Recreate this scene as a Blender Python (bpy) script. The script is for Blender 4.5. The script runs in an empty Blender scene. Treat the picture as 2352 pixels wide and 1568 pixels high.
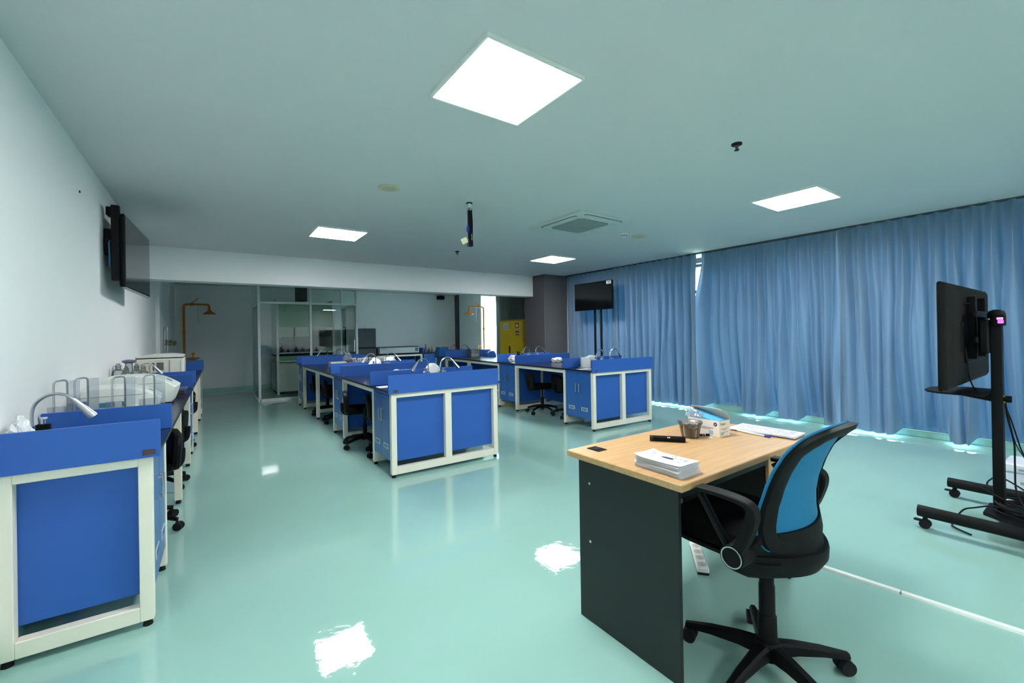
import bpy, bmesh, math, random
from mathutils import Vector, Matrix, Euler, noise
PI = math.pi
random.seed(7)
scene = bpy.context.scene
COL = scene.collection

LAMP = 14.0
LAMP_COL = (0.985, 0.985, 0.99, 1)
SKY = 12.0
EXPO = 2.05
CHAIR_A = 90.0

# ------------------------------------------------------------------ helpers
def lin(c):
    c = c / 255.0
    return c / 12.92 if c <= 0.04045 else ((c + 0.055) / 1.055) ** 2.4

def rgb(r, g, b):
    return (lin(r), lin(g), lin(b), 1.0)

MATS = {}
def mat(name, col, rough=0.5, metal=0.0, spec=0.5, var=0.0, vscale=8.0, bump=0.0, bscale=60.0, trans=0.0, ior=1.45,
        coat=0.0, sheen=0.0, emit=None, estr=0.0, alpha=1.0):
    if name in MATS:
        return MATS[name]
    m = bpy.data.materials.new(name); m.use_nodes = True
    nt = m.node_tree; b = nt.nodes['Principled BSDF']
    b.inputs['Base Color'].default_value = col
    b.inputs['Roughness'].default_value = rough
    b.inputs['Metallic'].default_value = metal
    b.inputs['Specular IOR Level'].default_value = spec
    b.inputs['IOR'].default_value = ior
    b.inputs['Transmission Weight'].default_value = trans
    b.inputs['Coat Weight'].default_value = coat
    b.inputs['Coat Roughness'].default_value = 0.05
    b.inputs['Sheen Weight'].default_value = sheen
    b.inputs['Alpha'].default_value = alpha
    if emit:
        b.inputs['Emission Color'].default_value = emit
        b.inputs['Emission Strength'].default_value = estr
    tc = None
    if var or bump:
        tc = nt.nodes.new('ShaderNodeTexCoord')
    if var:
        n = nt.nodes.new('ShaderNodeTexNoise'); n.inputs['Scale'].default_value = vscale
        n.inputs['Detail'].default_value = 4.0
        nt.links.new(tc.outputs['Object'], n.inputs['Vector'])
        r = nt.nodes.new('ShaderNodeMapRange')
        r.inputs['To Min'].default_value = 1.0 - var; r.inputs['To Max'].default_value = 1.0 + var
        nt.links.new(n.outputs['Fac'], r.inputs['Value'])
        mx = nt.nodes.new('ShaderNodeMix'); mx.data_type = 'RGBA'; mx.blend_type = 'MULTIPLY'
        mx.inputs['Factor'].default_value = 1.0
        mx.inputs['A'].default_value = col
        nt.links.new(r.outputs['Result'], mx.inputs['B'])
        nt.links.new(mx.outputs['Result'], b.inputs['Base Color'])
    if bump:
        n = nt.nodes.new('ShaderNodeTexNoise'); n.inputs['Scale'].default_value = bscale
        nt.links.new(tc.outputs['Object'], n.inputs['Vector'])
        bp = nt.nodes.new('ShaderNodeBump'); bp.inputs['Strength'].default_value = bump
        bp.inputs['Distance'].default_value = 0.01
        nt.links.new(n.outputs['Fac'], bp.inputs['Height'])
        nt.links.new(bp.outputs['Normal'], b.inputs['Normal'])
    MATS[name] = m
    return m

def glass_mat(name, tint, refl=1.0, rough=0.0, opac=0.0, haze=(0.8, 0.85, 0.85, 1)):
    """thin clear sheet: sees through, mirrors at grazing angles"""
    if name in MATS:
        return MATS[name]
    m = bpy.data.materials.new(name); m.use_nodes = True
    nt = m.node_tree; nt.nodes.remove(nt.nodes['Principled BSDF'])
    out = nt.nodes['Material Output']
    t = nt.nodes.new('ShaderNodeBsdfTransparent'); t.inputs['Color'].default_value = tint
    g = nt.nodes.new('ShaderNodeBsdfGlossy'); g.inputs['Roughness'].default_value = rough
    f = nt.nodes.new('ShaderNodeFresnel'); f.inputs['IOR'].default_value = 1.45
    k = nt.nodes.new('ShaderNodeMath'); k.operation = 'MULTIPLY'; k.inputs[1].default_value = refl
    nt.links.new(f.outputs['Fac'], k.inputs[0])
    x = nt.nodes.new('ShaderNodeMixShader')
    nt.links.new(k.outputs[0], x.inputs['Fac'])
    nt.links.new(t.outputs[0], x.inputs[1]); nt.links.new(g.outputs[0], x.inputs[2])
    last = x
    if opac > 0:
        d = nt.nodes.new('ShaderNodeBsdfDiffuse'); d.inputs['Color'].default_value = haze
        y = nt.nodes.new('ShaderNodeMixShader'); y.inputs['Fac'].default_value = opac
        nt.links.new(x.outputs[0], y.inputs[1]); nt.links.new(d.outputs[0], y.inputs[2])
        last = y
    nt.links.new(last.outputs[0], out.inputs['Surface'])
    MATS[name] = m
    return m

class MB:
    """collects shapes into one mesh"""
    def __init__(s):
        s.bm = bmesh.new()
    def _merge(s, b2, M=None):
        if M is not None:
            bmesh.ops.transform(b2, matrix=M, verts=b2.verts)
        me = bpy.data.meshes.new('tmp'); b2.to_mesh(me); b2.free()
        s.bm.from_mesh(me); bpy.data.meshes.remove(me)
        return s
    def box(s, a, b, bev=0.0, M=None, seg=1):
        q = bmesh.new(); bmesh.ops.create_cube(q, size=1.0)
        c = [(a[i] + b[i]) / 2 for i in range(3)]; d = [abs(b[i] - a[i]) for i in range(3)]
        bmesh.ops.transform(q, matrix=Matrix.Translation(c) @ Matrix.Diagonal((*d, 1)), verts=q.verts)
        if bev > 0:
            bev = min(bev, min(d) * 0.45)
            bmesh.ops.bevel(q, geom=q.edges[:], offset=bev, segments=seg, affect='EDGES', profile=0.7)
        return s._merge(q, M)
    def cyl(s, p0, p1, r0, r1=None, seg=16, M=None):
        r1 = r0 if r1 is None else r1
        p0 = Vector(p0); p1 = Vector(p1); d = p1 - p0
        q = bmesh.new()
        bmesh.ops.create_cone(q, cap_ends=True, segments=seg, radius1=r0, radius2=r1, depth=d.length)
        R = d.to_track_quat('Z', 'Y').to_matrix().to_4x4()
        bmesh.ops.transform(q, matrix=Matrix.Translation((p0 + p1) / 2) @ R, verts=q.verts)
        return s._merge(q, M)
    def sphere(s, c, r, seg=16, sc=(1, 1, 1), M=None):
        q = bmesh.new(); bmesh.ops.create_uvsphere(q, u_segments=seg, v_segments=max(6, seg // 2), radius=r)
        bmesh.ops.transform(q, matrix=Matrix.Translation(c) @ Matrix.Diagonal((*sc, 1)), verts=q.verts)
        return s._merge(q, M)
    def blob(s, c, r, sc=(1, 1, 1), amp=0.25, fr=3.0, sub=3, seed=0.0, floor=None):
        q = bmesh.new(); bmesh.ops.create_icosphere(q, subdivisions=sub, radius=1.0)
        for v in q.verts:
            n = noise.noise(v.co * fr + Vector((seed, seed * 1.7, -seed)))
            n2 = abs(noise.noise(v.co * fr * 2.3 + Vector((seed, 3, seed))))
            v.co *= 1.0 + amp * n - amp * 0.8 * n2
            v.co = Vector((v.co.x * sc[0] * r + c[0], v.co.y * sc[1] * r + c[1], v.co.z * sc[2] * r + c[2]))
            if floor is not None and v.co.z < floor:
                v.co.z = floor
        return s._merge(q)
    def tube(s, pts, r, seg=8, closed=False, M=None, flat=1.0):
        pts = [Vector(p) for p in pts]; n = len(pts)
        rr = r if isinstance(r, (list, tuple)) else [r] * n
        q = bmesh.new(); rings = []
        up = None
        for i in range(n):
            if closed:
                t = pts[(i + 1) % n] - pts[i - 1]
            else:
                t = pts[min(i + 1, n - 1)] - pts[max(i - 1, 0)]
            t.normalize()
            if up is None:
                up = Vector((0, 0, 1)) if abs(t.z) < 0.9 else Vector((0, 1, 0))
                up = (up - t * up.dot(t)).normalized()
            else:
                up = (up - t * up.dot(t))
                up = up.normalized() if up.length > 1e-6 else Vector((1, 0, 0))
            sd = t.cross(up)
            rings.append([q.verts.new(pts[i] + (up * math.cos(2 * PI * k / seg) + sd * math.sin(2 * PI * k / seg) * flat) * rr[i])
                          for k in range(seg)])
        for i in range(n if closed else n - 1):
            a, b = rings[i], rings[(i + 1) % n]
            for k in range(seg):
                q.faces.new((a[k], a[(k + 1) % seg], b[(k + 1) % seg], b[k]))
        if not closed:
            q.faces.new(rings[0][::-1]); q.faces.new(rings[-1])
        bmesh.ops.recalc_face_normals(q, faces=q.faces[:])
        return s._merge(q, M)
    def lathe(s, prof, c=(0, 0, 0), seg=24, M=None, cap=True):
        q = bmesh.new(); rings = []
        for r, z in prof:
            rings.append([q.verts.new((c[0] + r * math.cos(2 * PI * k / seg), c[1] + r * math.sin(2 * PI * k / seg), c[2] + z)) for k in range(seg)])
        for a, b in zip(rings, rings[1:]):
            for k in range(seg):
                q.faces.new((a[k], a[(k + 1) % seg], b[(k + 1) % seg], b[k]))
        if cap:
            q.faces.new(rings[0][::-1]); q.faces.new(rings[-1])
        return s._merge(q, M)
    def grid(s, P, M=None, thick=0.0):
        q = bmesh.new(); V = [[q.verts.new(p) for p in row] for row in P]
        for i in range(len(P) - 1):
            for j in range(len(P[0]) - 1):
                q.faces.new((V[i][j], V[i][j + 1], V[i + 1][j + 1], V[i + 1][j]))
        if thick:
            bmesh.ops.recalc_face_normals(q, faces=q.faces[:])
            bmesh.ops.solidify(q, geom=q.faces[:], thickness=thick)
        return s._merge(q, M)
    def loft(s, secs, M=None, closed_ends=True):
        q = bmesh.new(); R = [[q.verts.new(p) for p in sec] for sec in secs]; n = len(secs[0])
        for a, b in zip(R, R[1:]):
            for k in range(n):
                q.faces.new((a[k], a[(k + 1) % n], b[(k + 1) % n], b[k]))
        if closed_ends:
            q.faces.new(R[0][::-1]); q.faces.new(R[-1])
        bmesh.ops.recalc_face_normals(q, faces=q.faces[:])
        return s._merge(q, M)
    def prism(s, poly, ax, lo, hi, M=None, bev=0.0):
        """polygon in the two axes other than ax, extruded along ax"""
        q = bmesh.new(); a = []; b = []
        def mk(u, v, w):
            return {'x': (w, u, v), 'y': (u, w, v), 'z': (u, v, w)}[ax]
        a = [q.verts.new(mk(u, v, lo)) for u, v in poly]; b = [q.verts.new(mk(u, v, hi)) for u, v in poly]
        n = len(poly)
        q.faces.new(a); q.faces.new(b[::-1])
        for k in range(n):
            q.faces.new((a[k], b[k], b[(k + 1) % n], a[(k + 1) % n]))
        bmesh.ops.recalc_face_normals(q, faces=q.faces[:])
        if bev:
            bmesh.ops.bevel(q, geom=q.edges[:], offset=bev, segments=2, affect='EDGES', profile=0.7)
        return s._merge(q, M)

def obj(name, mb, m, parent=None, loc=None, rz=None, smooth=30.0, label=None):
    me = bpy.data.meshes.new(name); mb.bm.to_mesh(me); mb.bm.free()
    if smooth:
        me.shade_smooth(); me.set_sharp_from_angle(angle=math.radians(smooth))
    ms = m if isinstance(m, (list, tuple)) else [m]
    for x in ms:
        me.materials.append(x)
    o = bpy.data.objects.new(name, me); COL.objects.link(o)
    if parent is not None:
        o.parent = parent
    if loc is not None:
        o.location = loc
    if rz is not None:
        o.rotation_euler = (0, 0, rz)
    if label:
        o['label'] = label
    return o

def tag(o, label, cat, group=None, kind=None):
    o['label'] = label
    o['category'] = cat
    if group:
        o['group'] = group
    if kind:
        o['kind'] = kind
    return o

def thing(name, label, cat, loc=(0, 0, 0), rz=0.0, group=None):
    o = bpy.data.objects.new(name, None); COL.objects.link(o)
    o.empty_display_size = 0.1
    o.location = loc; o.rotation_euler = (0, 0, rz)
    return tag(o, label, cat, group)

def struct(name, mb, m, label=None, cat=None, smooth=30.0):
    o = obj(name, mb, m, smooth=smooth)
    o['kind'] = 'structure'
    if label:
        o['label'] = label
    if cat:
        o['category'] = cat
    return o

def copy_tree(root, loc, rz=None, label=None, group=None):
    def cp(o, par):
        c = o.copy(); COL.objects.link(c)
        if par is not None:
            c.parent = par
        for ch in list(o.children):
            cp(ch, c)
        return c
    r = cp(root, None)
    r.location = loc
    if rz is not None:
        r.rotation_euler = (0, 0, rz)
    if label:
        r['label'] = label
    if group:
        r['group'] = group
    return r

def text_mesh(name, s, size, m, parent, M, ext=0.0004):
    cu = bpy.data.curves.new(name, 'FONT'); cu.body = s; cu.size = size; cu.extrude = ext
    cu.align_x = 'CENTER'; cu.align_y = 'CENTER'; cu.resolution_u = 3
    o = bpy.data.objects.new(name, cu); COL.objects.link(o)
    dg = bpy.context.evaluated_depsgraph_get()
    me = bpy.data.meshes.new_from_object(o.evaluated_get(dg))
    bpy.data.objects.remove(o); bpy.data.curves.remove(cu)
    me.transform(M)
    me.materials.clear(); me.materials.append(m)
    o = bpy.data.objects.new(name, me); COL.objects.link(o); o.parent = parent
    return o

def smooth_path(pts, n=6):
    """Catmull-Rom through the points"""
    P = [Vector(p) for p in pts]; out = []
    for i in range(len(P) - 1):
        a = P[max(i - 1, 0)]; b = P[i]; c = P[i + 1]; d = P[min(i + 2, len(P) - 1)]
        for k in range(n):
            t = k / n
            out.append(0.5 * ((2 * b) + (c - a) * t + (2 * a - 5 * b + 4 * c - d) * t * t + (3 * b - a - 3 * c + d) * t ** 3))
    out.append(P[-1])
    return out

def rrect(w, h, r, n=4):
    pts = []
    for cx, cy, a0 in ((w / 2 - r, h / 2 - r, 0), (-w / 2 + r, h / 2 - r, 90), (-w / 2 + r, -h / 2 + r, 180), (w / 2 - r, -h / 2 + r, 270)):
        for k in range(n + 1):
            a = math.radians(a0 + 90 * k / n)
            pts.append((cx + r * math.cos(a), cy + r * math.sin(a)))
    return pts

# ------------------------------------------------------------------ materials
WHITE = mat('white_wall_paint', rgb(240, 242, 242), 0.75, var=0.02, vscale=1.5, bump=0.04, bscale=250)
CEIL = mat('white_ceiling_paint', rgb(212, 212, 215), 0.8, var=0.012, vscale=1.2, bump=0.03, bscale=200)
BACKW = mat('cool_white_back_wall_paint', rgb(232, 236, 240), 0.75, var=0.02, vscale=1.5)
GREY = mat('grey_column_paint', rgb(94, 92, 94), 0.8, var=0.04, vscale=3, bump=0.05, bscale=180)
DARKW = mat('dark_grey_paint', rgb(70, 78, 84), 0.8)
COVE = mat('green_coving', rgb(150, 196, 184), 0.2, var=0.03)
BLUE = mat('blue_laminate', rgb(48, 96, 178), 0.42, spec=0.4, var=0.03, vscale=5)
BLUED = mat('blue_door_laminate', rgb(50, 100, 174), 0.22, spec=0.55, var=0.03, vscale=5)
CREAM = mat('cream_powder_coated_steel', rgb(240, 233, 216), 0.45, var=0.02, vscale=6, bump=0.03, bscale=300)
TOP = mat('black_phenolic_worktop', rgb(26, 28, 48), 0.22, spec=0.55, var=0.08, vscale=12)
BLACKP = mat('black_plastic', rgb(8, 10, 10), 0.55, spec=0.2, var=0.05, bump=0.03, bscale=200)
BLACKM = mat('black_metal', rgb(12, 12, 14), 0.55, spec=0.25)
BLACKF = mat('black_fabric', rgb(12, 12, 13), 0.95, spec=0.1, bump=0.2, bscale=500)
RUBBER = mat('black_rubber', rgb(10, 10, 10), 0.8)
CHROME = mat('chrome', rgb(225, 228, 230), 0.16, metal=1.0)
STEEL = mat('brushed_steel', rgb(190, 194, 196), 0.35, metal=1.0)
ALU = mat('white_aluminium', rgb(238, 242, 240), 0.4)
WPLASTIC = mat('white_plastic', rgb(232, 234, 228), 0.4)
GPLASTIC = mat('grey_plastic', rgb(150, 155, 158), 0.5)
BEIGE = mat('beige_plastic', rgb(206, 198, 170), 0.6)
PAPER = mat('white_paper', rgb(240, 241, 245), 0.8)
INK = mat('dark_ink', rgb(52, 50, 72), 0.8)
INKG = mat('grey_ink', rgb(176, 178, 192), 0.8)
ORANGE = mat('orange_safety_paint', rgb(214, 128, 28), 0.4, spec=0.5)
YELLOW = mat('yellow_cabinet_paint', rgb(222, 184, 18), 0.45, var=0.03)
DARKSL = mat('dark_slot', rgb(16, 18, 20), 0.8)
DKGREEN = mat('dark_desk_laminate', rgb(24, 32, 33), 0.5, bump=0.05, bscale=400)
SCREEN = mat('glossy_screen', rgb(8, 10, 12), 0.12, spec=0.6)
TVBACK = mat('matt_black_tv_back', rgb(30, 30, 27), 0.8, spec=0.2)
BAG = mat('white_plastic_bag', rgb(238, 240, 242), 0.35, bump=0.3, bscale=25)
FRIDGE = mat('dark_grey_appliance', rgb(76, 82, 90), 0.45)
GREENP = mat('pale_green_fume_hood_panel', rgb(120, 176, 140), 0.45)
CLEAR = glass_mat('clear_acrylic', (0.86, 0.89, 0.92, 1), 1.0, 0.02, 0.10, (0.75, 0.80, 0.86, 1))
GLASS = glass_mat('partition_glass', (0.88, 0.93, 0.91, 1), 1.5, 0.0)
WGLASS = glass_mat('window_glass', (0.92, 0.96, 0.96, 1), 0.6, 0.0)
LABGLASS = glass_mat('lab_glass', (0.80, 0.84, 0.82, 1), 1.2, 0.02, 0.12, (0.7, 0.74, 0.72, 1))
FILM = glass_mat('clear_plastic_film', (0.94, 0.96, 0.98, 1), 1.6, 0.08, 0.14, (0.9, 0.93, 0.95, 1))

def floor_material():
    m = bpy.data.materials.new('teal_epoxy_floor'); m.use_nodes = True
    nt = m.node_tree; b = nt.nodes['Principled BSDF']
    tc = nt.nodes.new('ShaderNodeTexCoord')
    n = nt.nodes.new('ShaderNodeTexNoise'); n.inputs['Scale'].default_value = 0.9; n.inputs['Detail'].default_value = 5
    nt.links.new(tc.outputs['Object'], n.inputs['Vector'])
    cr = nt.nodes.new('ShaderNodeValToRGB')
    cr.color_ramp.elements[0].position = 0.3; cr.color_ramp.elements[0].color = FLOOR_A
    cr.color_ramp.elements[1].position = 0.75; cr.color_ramp.elements[1].color = FLOOR_B
    nt.links.new(n.outputs['Fac'], cr.inputs['Fac'])
    nt.links.new(cr.outputs['Color'], b.inputs['Base Color'])
    b.inputs['Roughness'].default_value = 0.02
    b.inputs['Specular IOR Level'].default_value = 0.75
    b.inputs['IOR'].default_value = 1.55
    # poured coating: long gentle ripples that tear the reflections
    w1 = nt.nodes.new('ShaderNodeTexNoise'); w1.inputs['Scale'].default_value = 5.0; w1.inputs['Detail'].default_value = 3.0
    w1.inputs['Distortion'].default_value = 0.6
    w2 = nt.nodes.new('ShaderNodeTexNoise'); w2.inputs['Scale'].default_value = 16.0; w2.inputs['Detail'].default_value = 6.0; w2.inputs['Distortion'].default_value = 1.8
    nt.links.new(tc.outputs['Object'], w1.inputs['Vector']); nt.links.new(tc.outputs['Object'], w2.inputs['Vector'])
    b1 = nt.nodes.new('ShaderNodeBump'); b1.inputs['Strength'].default_value = 1.0; b1.inputs['Distance'].default_value = 0.0004
    b2 = nt.nodes.new('ShaderNodeBump'); b2.inputs['Strength'].default_value = 1.0; b2.inputs['Distance'].default_value = 0.00022
    nt.links.new(w1.outputs['Fac'], b1.inputs['Height']); nt.links.new(w2.outputs['Fac'], b2.inputs['Height'])
    nt.links.new(b1.outputs['Normal'], b2.inputs['Normal']); nt.links.new(b2.outputs['Normal'], b.inputs['Normal'])
    return m
FLOOR_A = rgb(150, 192, 181); FLOOR_B = rgb(158, 200, 189)
FLOOR = floor_material()

def wood_material():
    m = bpy.data.materials.new('pale_beech_laminate'); m.use_nodes = True
    nt = m.node_tree; b = nt.nodes['Principled BSDF']
    tc = nt.nodes.new('ShaderNodeTexCoord')
    mp = nt.nodes.new('ShaderNodeMapping'); mp.inputs['Scale'].default_value = (2.2, 38.0, 38.0)
    nt.links.new(tc.outputs['Object'], mp.inputs['Vector'])
    n = nt.nodes.new('ShaderNodeTexNoise'); n.inputs['Scale'].default_value = 1.6; n.inputs['Detail'].default_value = 6; n.inputs['Distortion'].default_value = 0.4
    nt.links.new(mp.outputs['Vector'], n.inputs['Vector'])
    cr = nt.nodes.new('ShaderNodeValToRGB')
    cr.color_ramp.elements[0].position = 0.32; cr.color_ramp.elements[0].color = rgb(190, 148, 100)
    cr.color_ramp.elements[1].position = 0.7; cr.color_ramp.elements[1].color = rgb(206, 166, 118)
    nt.links.new(n.outputs['Fac'], cr.inputs['Fac']); nt.links.new(cr.outputs['Color'], b.inputs['Base Color'])
    b.inputs['Roughness'].default_value = 0.38
    return m
WOOD = wood_material()

def curtain_material(name, col, tcol, tf):
    m = bpy.data.materials.new(name); m.use_nodes = True
    nt = m.node_tree; b = nt.nodes['Principled BSDF']; out = nt.nodes['Material Output']
    b.inputs['Base Color'].default_value = col; b.inputs['Roughness'].default_value = 0.55
    b.inputs['Specular IOR Level'].default_value = 0.35; b.inputs['Sheen Weight'].default_value = 0.25
    b.inputs['Sheen Roughness'].default_value = 0.4
    tc = nt.nodes.new('ShaderNodeTexCoord')
    n = nt.nodes.new('ShaderNodeTexNoise'); n.inputs['Scale'].default_value = 500.0
    nt.links.new(tc.outputs['Object'], n.inputs['Vector'])
    bp = nt.nodes.new('ShaderNodeBump'); bp.inputs['Strength'].default_value = 0.08; bp.inputs['Distance'].default_value = 0.002
    nt.links.new(n.outputs['Fac'], bp.inputs['Height']); nt.links.new(bp.outputs['Normal'], b.inputs['Normal'])
    t = nt.nodes.new('ShaderNodeBsdfTranslucent'); t.inputs['Color'].default_value = tcol
    x = nt.nodes.new('ShaderNodeMixShader'); x.inputs['Fac'].default_value = tf
    nt.links.new(b.outputs[0], x.inputs[1]); nt.links.new(t.outputs[0], x.inputs[2]); nt.links.new(x.outputs[0], out.inputs['Surface'])
    return m
CURT = curtain_material('blue_curtain_fabric', rgb(112, 130, 148), rgb(60, 130, 190), 0.025)
SHEER = curtain_material('grey_green_curtain_fabric', rgb(104, 112, 108), rgb(120, 130, 130), 0.03)
# ------------------------------------------------------------------ room shell
XL, XR, YF, YB, H = -0.705, 7.08, -3.2, 12.6, 2.58
KC = 1.024
struct('floor', MB().box((XL - 0.2, YF - 0.2, -0.1), (XR + 0.2, YB + 0.2, 0.0)), FLOOR, 'glossy teal epoxy floor running through the whole room', 'floor')
struct('ceiling', MB().box((XL - 0.2, YF - 0.2, H), (XR + 0.2, YB + 0.2, H + 0.1)), CEIL, 'flat white painted ceiling over the whole room', 'ceiling')
struct('wall_left', MB().box((XL - 0.15, YF, 0), (XL, YB, H)), WHITE, 'plain white wall along the left side bench', 'wall')
struct('wall_back', MB().box((XL, YB, 0), (XR, YB + 0.15, H)), BACKW, 'far white wall behind the glass cubicle', 'wall')
struct('wall_front', MB().box((XL, YF - 0.15, 0), (XR, YF, H)), WHITE, 'white wall behind the viewer', 'wall')
# right wall: low sill, piers between the windows, lintel
m = MB()
m.box((XR, YF, 0), (XR + 0.15, YB, 0.10)).box((XR, YF, 2.50), (XR + 0.15, YB, H))
for y0, y1 in ((YF, -1.2), (7.0, 10.25), (10.95, YB)):
    m.box((XR, y0, 0.10), (XR + 0.15, y1, 2.50))
struct('wall_right', m, GREY, 'grey window wall along the right side behind the curtains', 'wall')
struct('trim_1', MB().box((6.84, -2.6, 0.0), (XR, 7.2, 0.075), 0.004), COVE, 'low green kerb under the curtained windows', 'kerb')
struct('trim_2', MB().box((6.828, -2.6, 0.075), (XR, 7.2, 0.090), 0.004), CREAM, 'cream sill capping the low kerb under the curtains', 'sill')
struct('column', MB().box((5.96, 7.20, 0), (XR, 7.93, H), 0.012), GREY, 'dark grey square column beside the curtains', 'column')
struct('ceiling_beam', MB().box((XL, 7.60, 2.122), (5.96, 7.88, H), 0.003), WHITE, 'white beam dropping below the ceiling across the room', 'beam')
struct('wall_pier', MB().box((6.63, 10.98, 0), (XR, YB, H)), BACKW, 'pale corner pier beside the far window', 'pier')
struct('trim_3', MB().box((6.60, YB - 0.25, 0), (6.66, YB, H)), DARKW, 'dark vertical trim at the far right corner', 'trim')
struct('baseboard_back', MB().box((XL, YB - 0.015, 0), (6.6, YB, 0.10), 0.003), COVE, 'green coving at the foot of the far wall', 'coving')
struct('baseboard_left', MB().box((XL, 2.4, 0), (XL + 0.012, YB, 0.10), 0.003), COVE, 'green coving at the foot of the left wall', 'coving')
struct('wall_niche', MB().box((XL, 8.9, 0), (XL + 0.05, 12.6, H)), WHITE, 'shallow white projection of the left wall beyond the beam', 'wall')

def window(name, y0, y1, label, n):
    w = thing(name, label, 'window', (XR, (y0 + y1) / 2, 0.10)); w['kind'] = 'structure'
    hw = (y1 - y0) / 2; f = MB()
    t = 0.05; z1 = 2.38
    f.box((0.03, -hw, 0), (0.10, -hw + t, z1)).box((0.03, hw - t, 0), (0.10, hw, z1))
    f.box((0.03, -hw, 0), (0.10, hw, t)).box((0.03, -hw, z1 - t), (0.10, hw, z1)).box((0.03, -hw, 1.86), (0.10, hw, 1.92))
    for k in range(1, n):
        y = -hw + 2 * hw * k / n
        f.box((0.03, y - 0.025, 0), (0.10, y + 0.025, z1))
    fr = obj('window_frame', f, DARKW, w); fr['kind'] = 'structure'
    p = obj('window_pane', MB().box((0.06, -hw + 0.01, 0.01), (0.066, hw - 0.01, z1 - 0.01)), WGLASS, w); p['kind'] = 'structure'
window('window_1', -1.2, 2.0, 'long window behind the curtains nearest the viewer', 3)
window('window_2', 2.0, 4.5, 'window behind the curtains beside the narrow bright gap', 2)
window('window_3', 4.5, 7.0, 'window behind the curtain nearest the grey column', 2)
window('window_4', 10.25, 10.95, 'narrow bright window beside the far orange shower', 1)

# hedge seen through the far window
hd = MB()
for k in range(9):
    hd.blob((8.6 + 0.3 * (k % 3), 12.4 + 0.75 * k, 0.55 + 0.1 * (k % 2)), 0.8, (0.8, 0.7, 0.9), 0.4, 2.5, 3, k)
tag(obj('hedge', hd, mat('leaf_green', rgb(70, 120, 70), 0.8, var=0.3, vscale=14)), 'pale green hedge outside the narrow far window', 'hedge', kind='stuff')

# ------------------------------------------------------------------ ceiling fittings
PANEL = bpy.data.materials.new('lit_panel_diffuser'); PANEL.use_nodes = True
_b = PANEL.node_tree.nodes['Principled BSDF']; _b.inputs['Base Color'].default_value = (0.9, 0.9, 0.9, 1)
_b.inputs['Emission Color'].default_value = LAMP_COL; _b.inputs['Emission Strength'].default_value = LAMP
def ceiling_light(x, y, label, s=0.552):
    t = thing('ceiling_light', label, 'ceiling light', (x, y, H), 0, 'square ceiling light panels')
    h = s / 2
    f = MB()
    for a, b in (((-h - .012, -h - .012), (h + .012, -h)), ((-h - .012, h), (h + .012, h + .012)), ((-h - .012, -h), (-h, h)), ((h, -h), (h + .012, h))):
        f.box((a[0], a[1], -0.018), (b[0], b[1], 0.0))
    obj('light_frame', f, WPLASTIC, t)
    obj('diffuser', MB().box((-h, -h, -0.013), (h, h, -0.005)), PANEL, t)
    return t
ceiling_light(1.232 * KC, 1.772 * KC, 'largest lit square ceiling panel, nearest the viewer')
ceiling_light(4.598 * KC, 1.773 * KC, 'lit square ceiling panel above the curtains and the right-hand television stand')
ceiling_light(1.285 * KC, 5.452 * KC, 'lit square ceiling panel above the middle bench island, left of the projector mount')
ceiling_light(4.757 * KC, 5.511 * KC, 'small lit square ceiling panel beyond the air conditioner')
ceiling_light(1.2 * KC, -1.9 * KC, 'lit square ceiling panel behind the viewer on the left')
ceiling_light(4.6 * KC, -1.9 * KC, 'lit square ceiling panel behind the viewer on the right')

def ceiling_speaker(x, y, label):
    t = thing('ceiling_speaker', label, 'ceiling speaker', (x, y, H), 0, 'round ceiling speakers')
    obj('speaker_rim', MB().lathe([(0.094, 0.0), (0.094, -0.006), (0.088, -0.010), (0.080, -0.010)], seg=40), BEIGE, t)
    obj('speaker_grille', MB().lathe([(0.080, -0.006), (0.05, -0.011), (0.0005, -0.012)], seg=40), mat('beige_perforated_grille', rgb(196, 190, 164), 0.7, bump=0.6, bscale=320), t)
ceiling_speaker(1.254 * KC, 3.55 * KC, 'round beige ceiling speaker left of the projector mount')
ceiling_speaker(4.635 * KC, 3.63 * KC, 'round beige ceiling speaker near the air conditioner and smoke detector')

t = thing('smoke_detector', 'white dome smoke detector on the ceiling beside the air conditioner', 'smoke detector', (4.342 * KC, 3.636 * KC, H))
obj('detector_base', MB().lathe([(0.055, 0), (0.055, -0.012), (0.05, -0.018)], seg=28), WPLASTIC, t)
obj('detector_head', MB().lathe([(0.04, -0.018), (0.038, -0.030), (0.028, -0.038), (0.0005, -0.040)], seg=28), WPLASTIC, t)
q = MB()
for k in range(8):
    a = 2 * PI * k / 8
    q.box((-0.009, 0.033, -0.030), (0.009, 0.041, -0.021), M=Matrix.Rotation(a, 4, 'Z'))
obj('detector_vent', q, DARKSL, t)

def sprinkler(x, y, label, s=1.0):
    t = thing('sprinkler_head', label, 'sprinkler', (x, y, H), 0, 'pendant sprinkler heads')
    obj('escutcheon', MB().lathe([(0.034 * s, 0), (0.034 * s, -0.009), (0.016 * s, -0.014)], seg=24), DARKSL, t)
    obj('sprinkler_body', MB().cyl((0, 0, -0.010), (0, 0, -0.034 * s), 0.012 * s, 0.009 * s).tube([(-0.014 * s, 0, -0.022 * s), (-0.012 * s, 0, -0.034 * s), (0, 0, -0.042 * s)], 0.004 * s).tube([(0.014 * s, 0, -0.022 * s), (0.012 * s, 0, -0.034 * s), (0, 0, -0.042 * s)], 0.004 * s), mat('red_brown_metal', rgb(92, 66, 62), 0.5), t)
    obj('deflector', MB().lathe([(0.0005, -0.042 * s), (0.016 * s, -0.043 * s), (0.016 * s, -0.046 * s), (0.0005, -0.047 * s)], seg=16), DARKSL, t)
sprinkler(2.908 * KC, 1.468 * KC, 'dark sprinkler head on the ceiling near the right-hand light panel')
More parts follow.
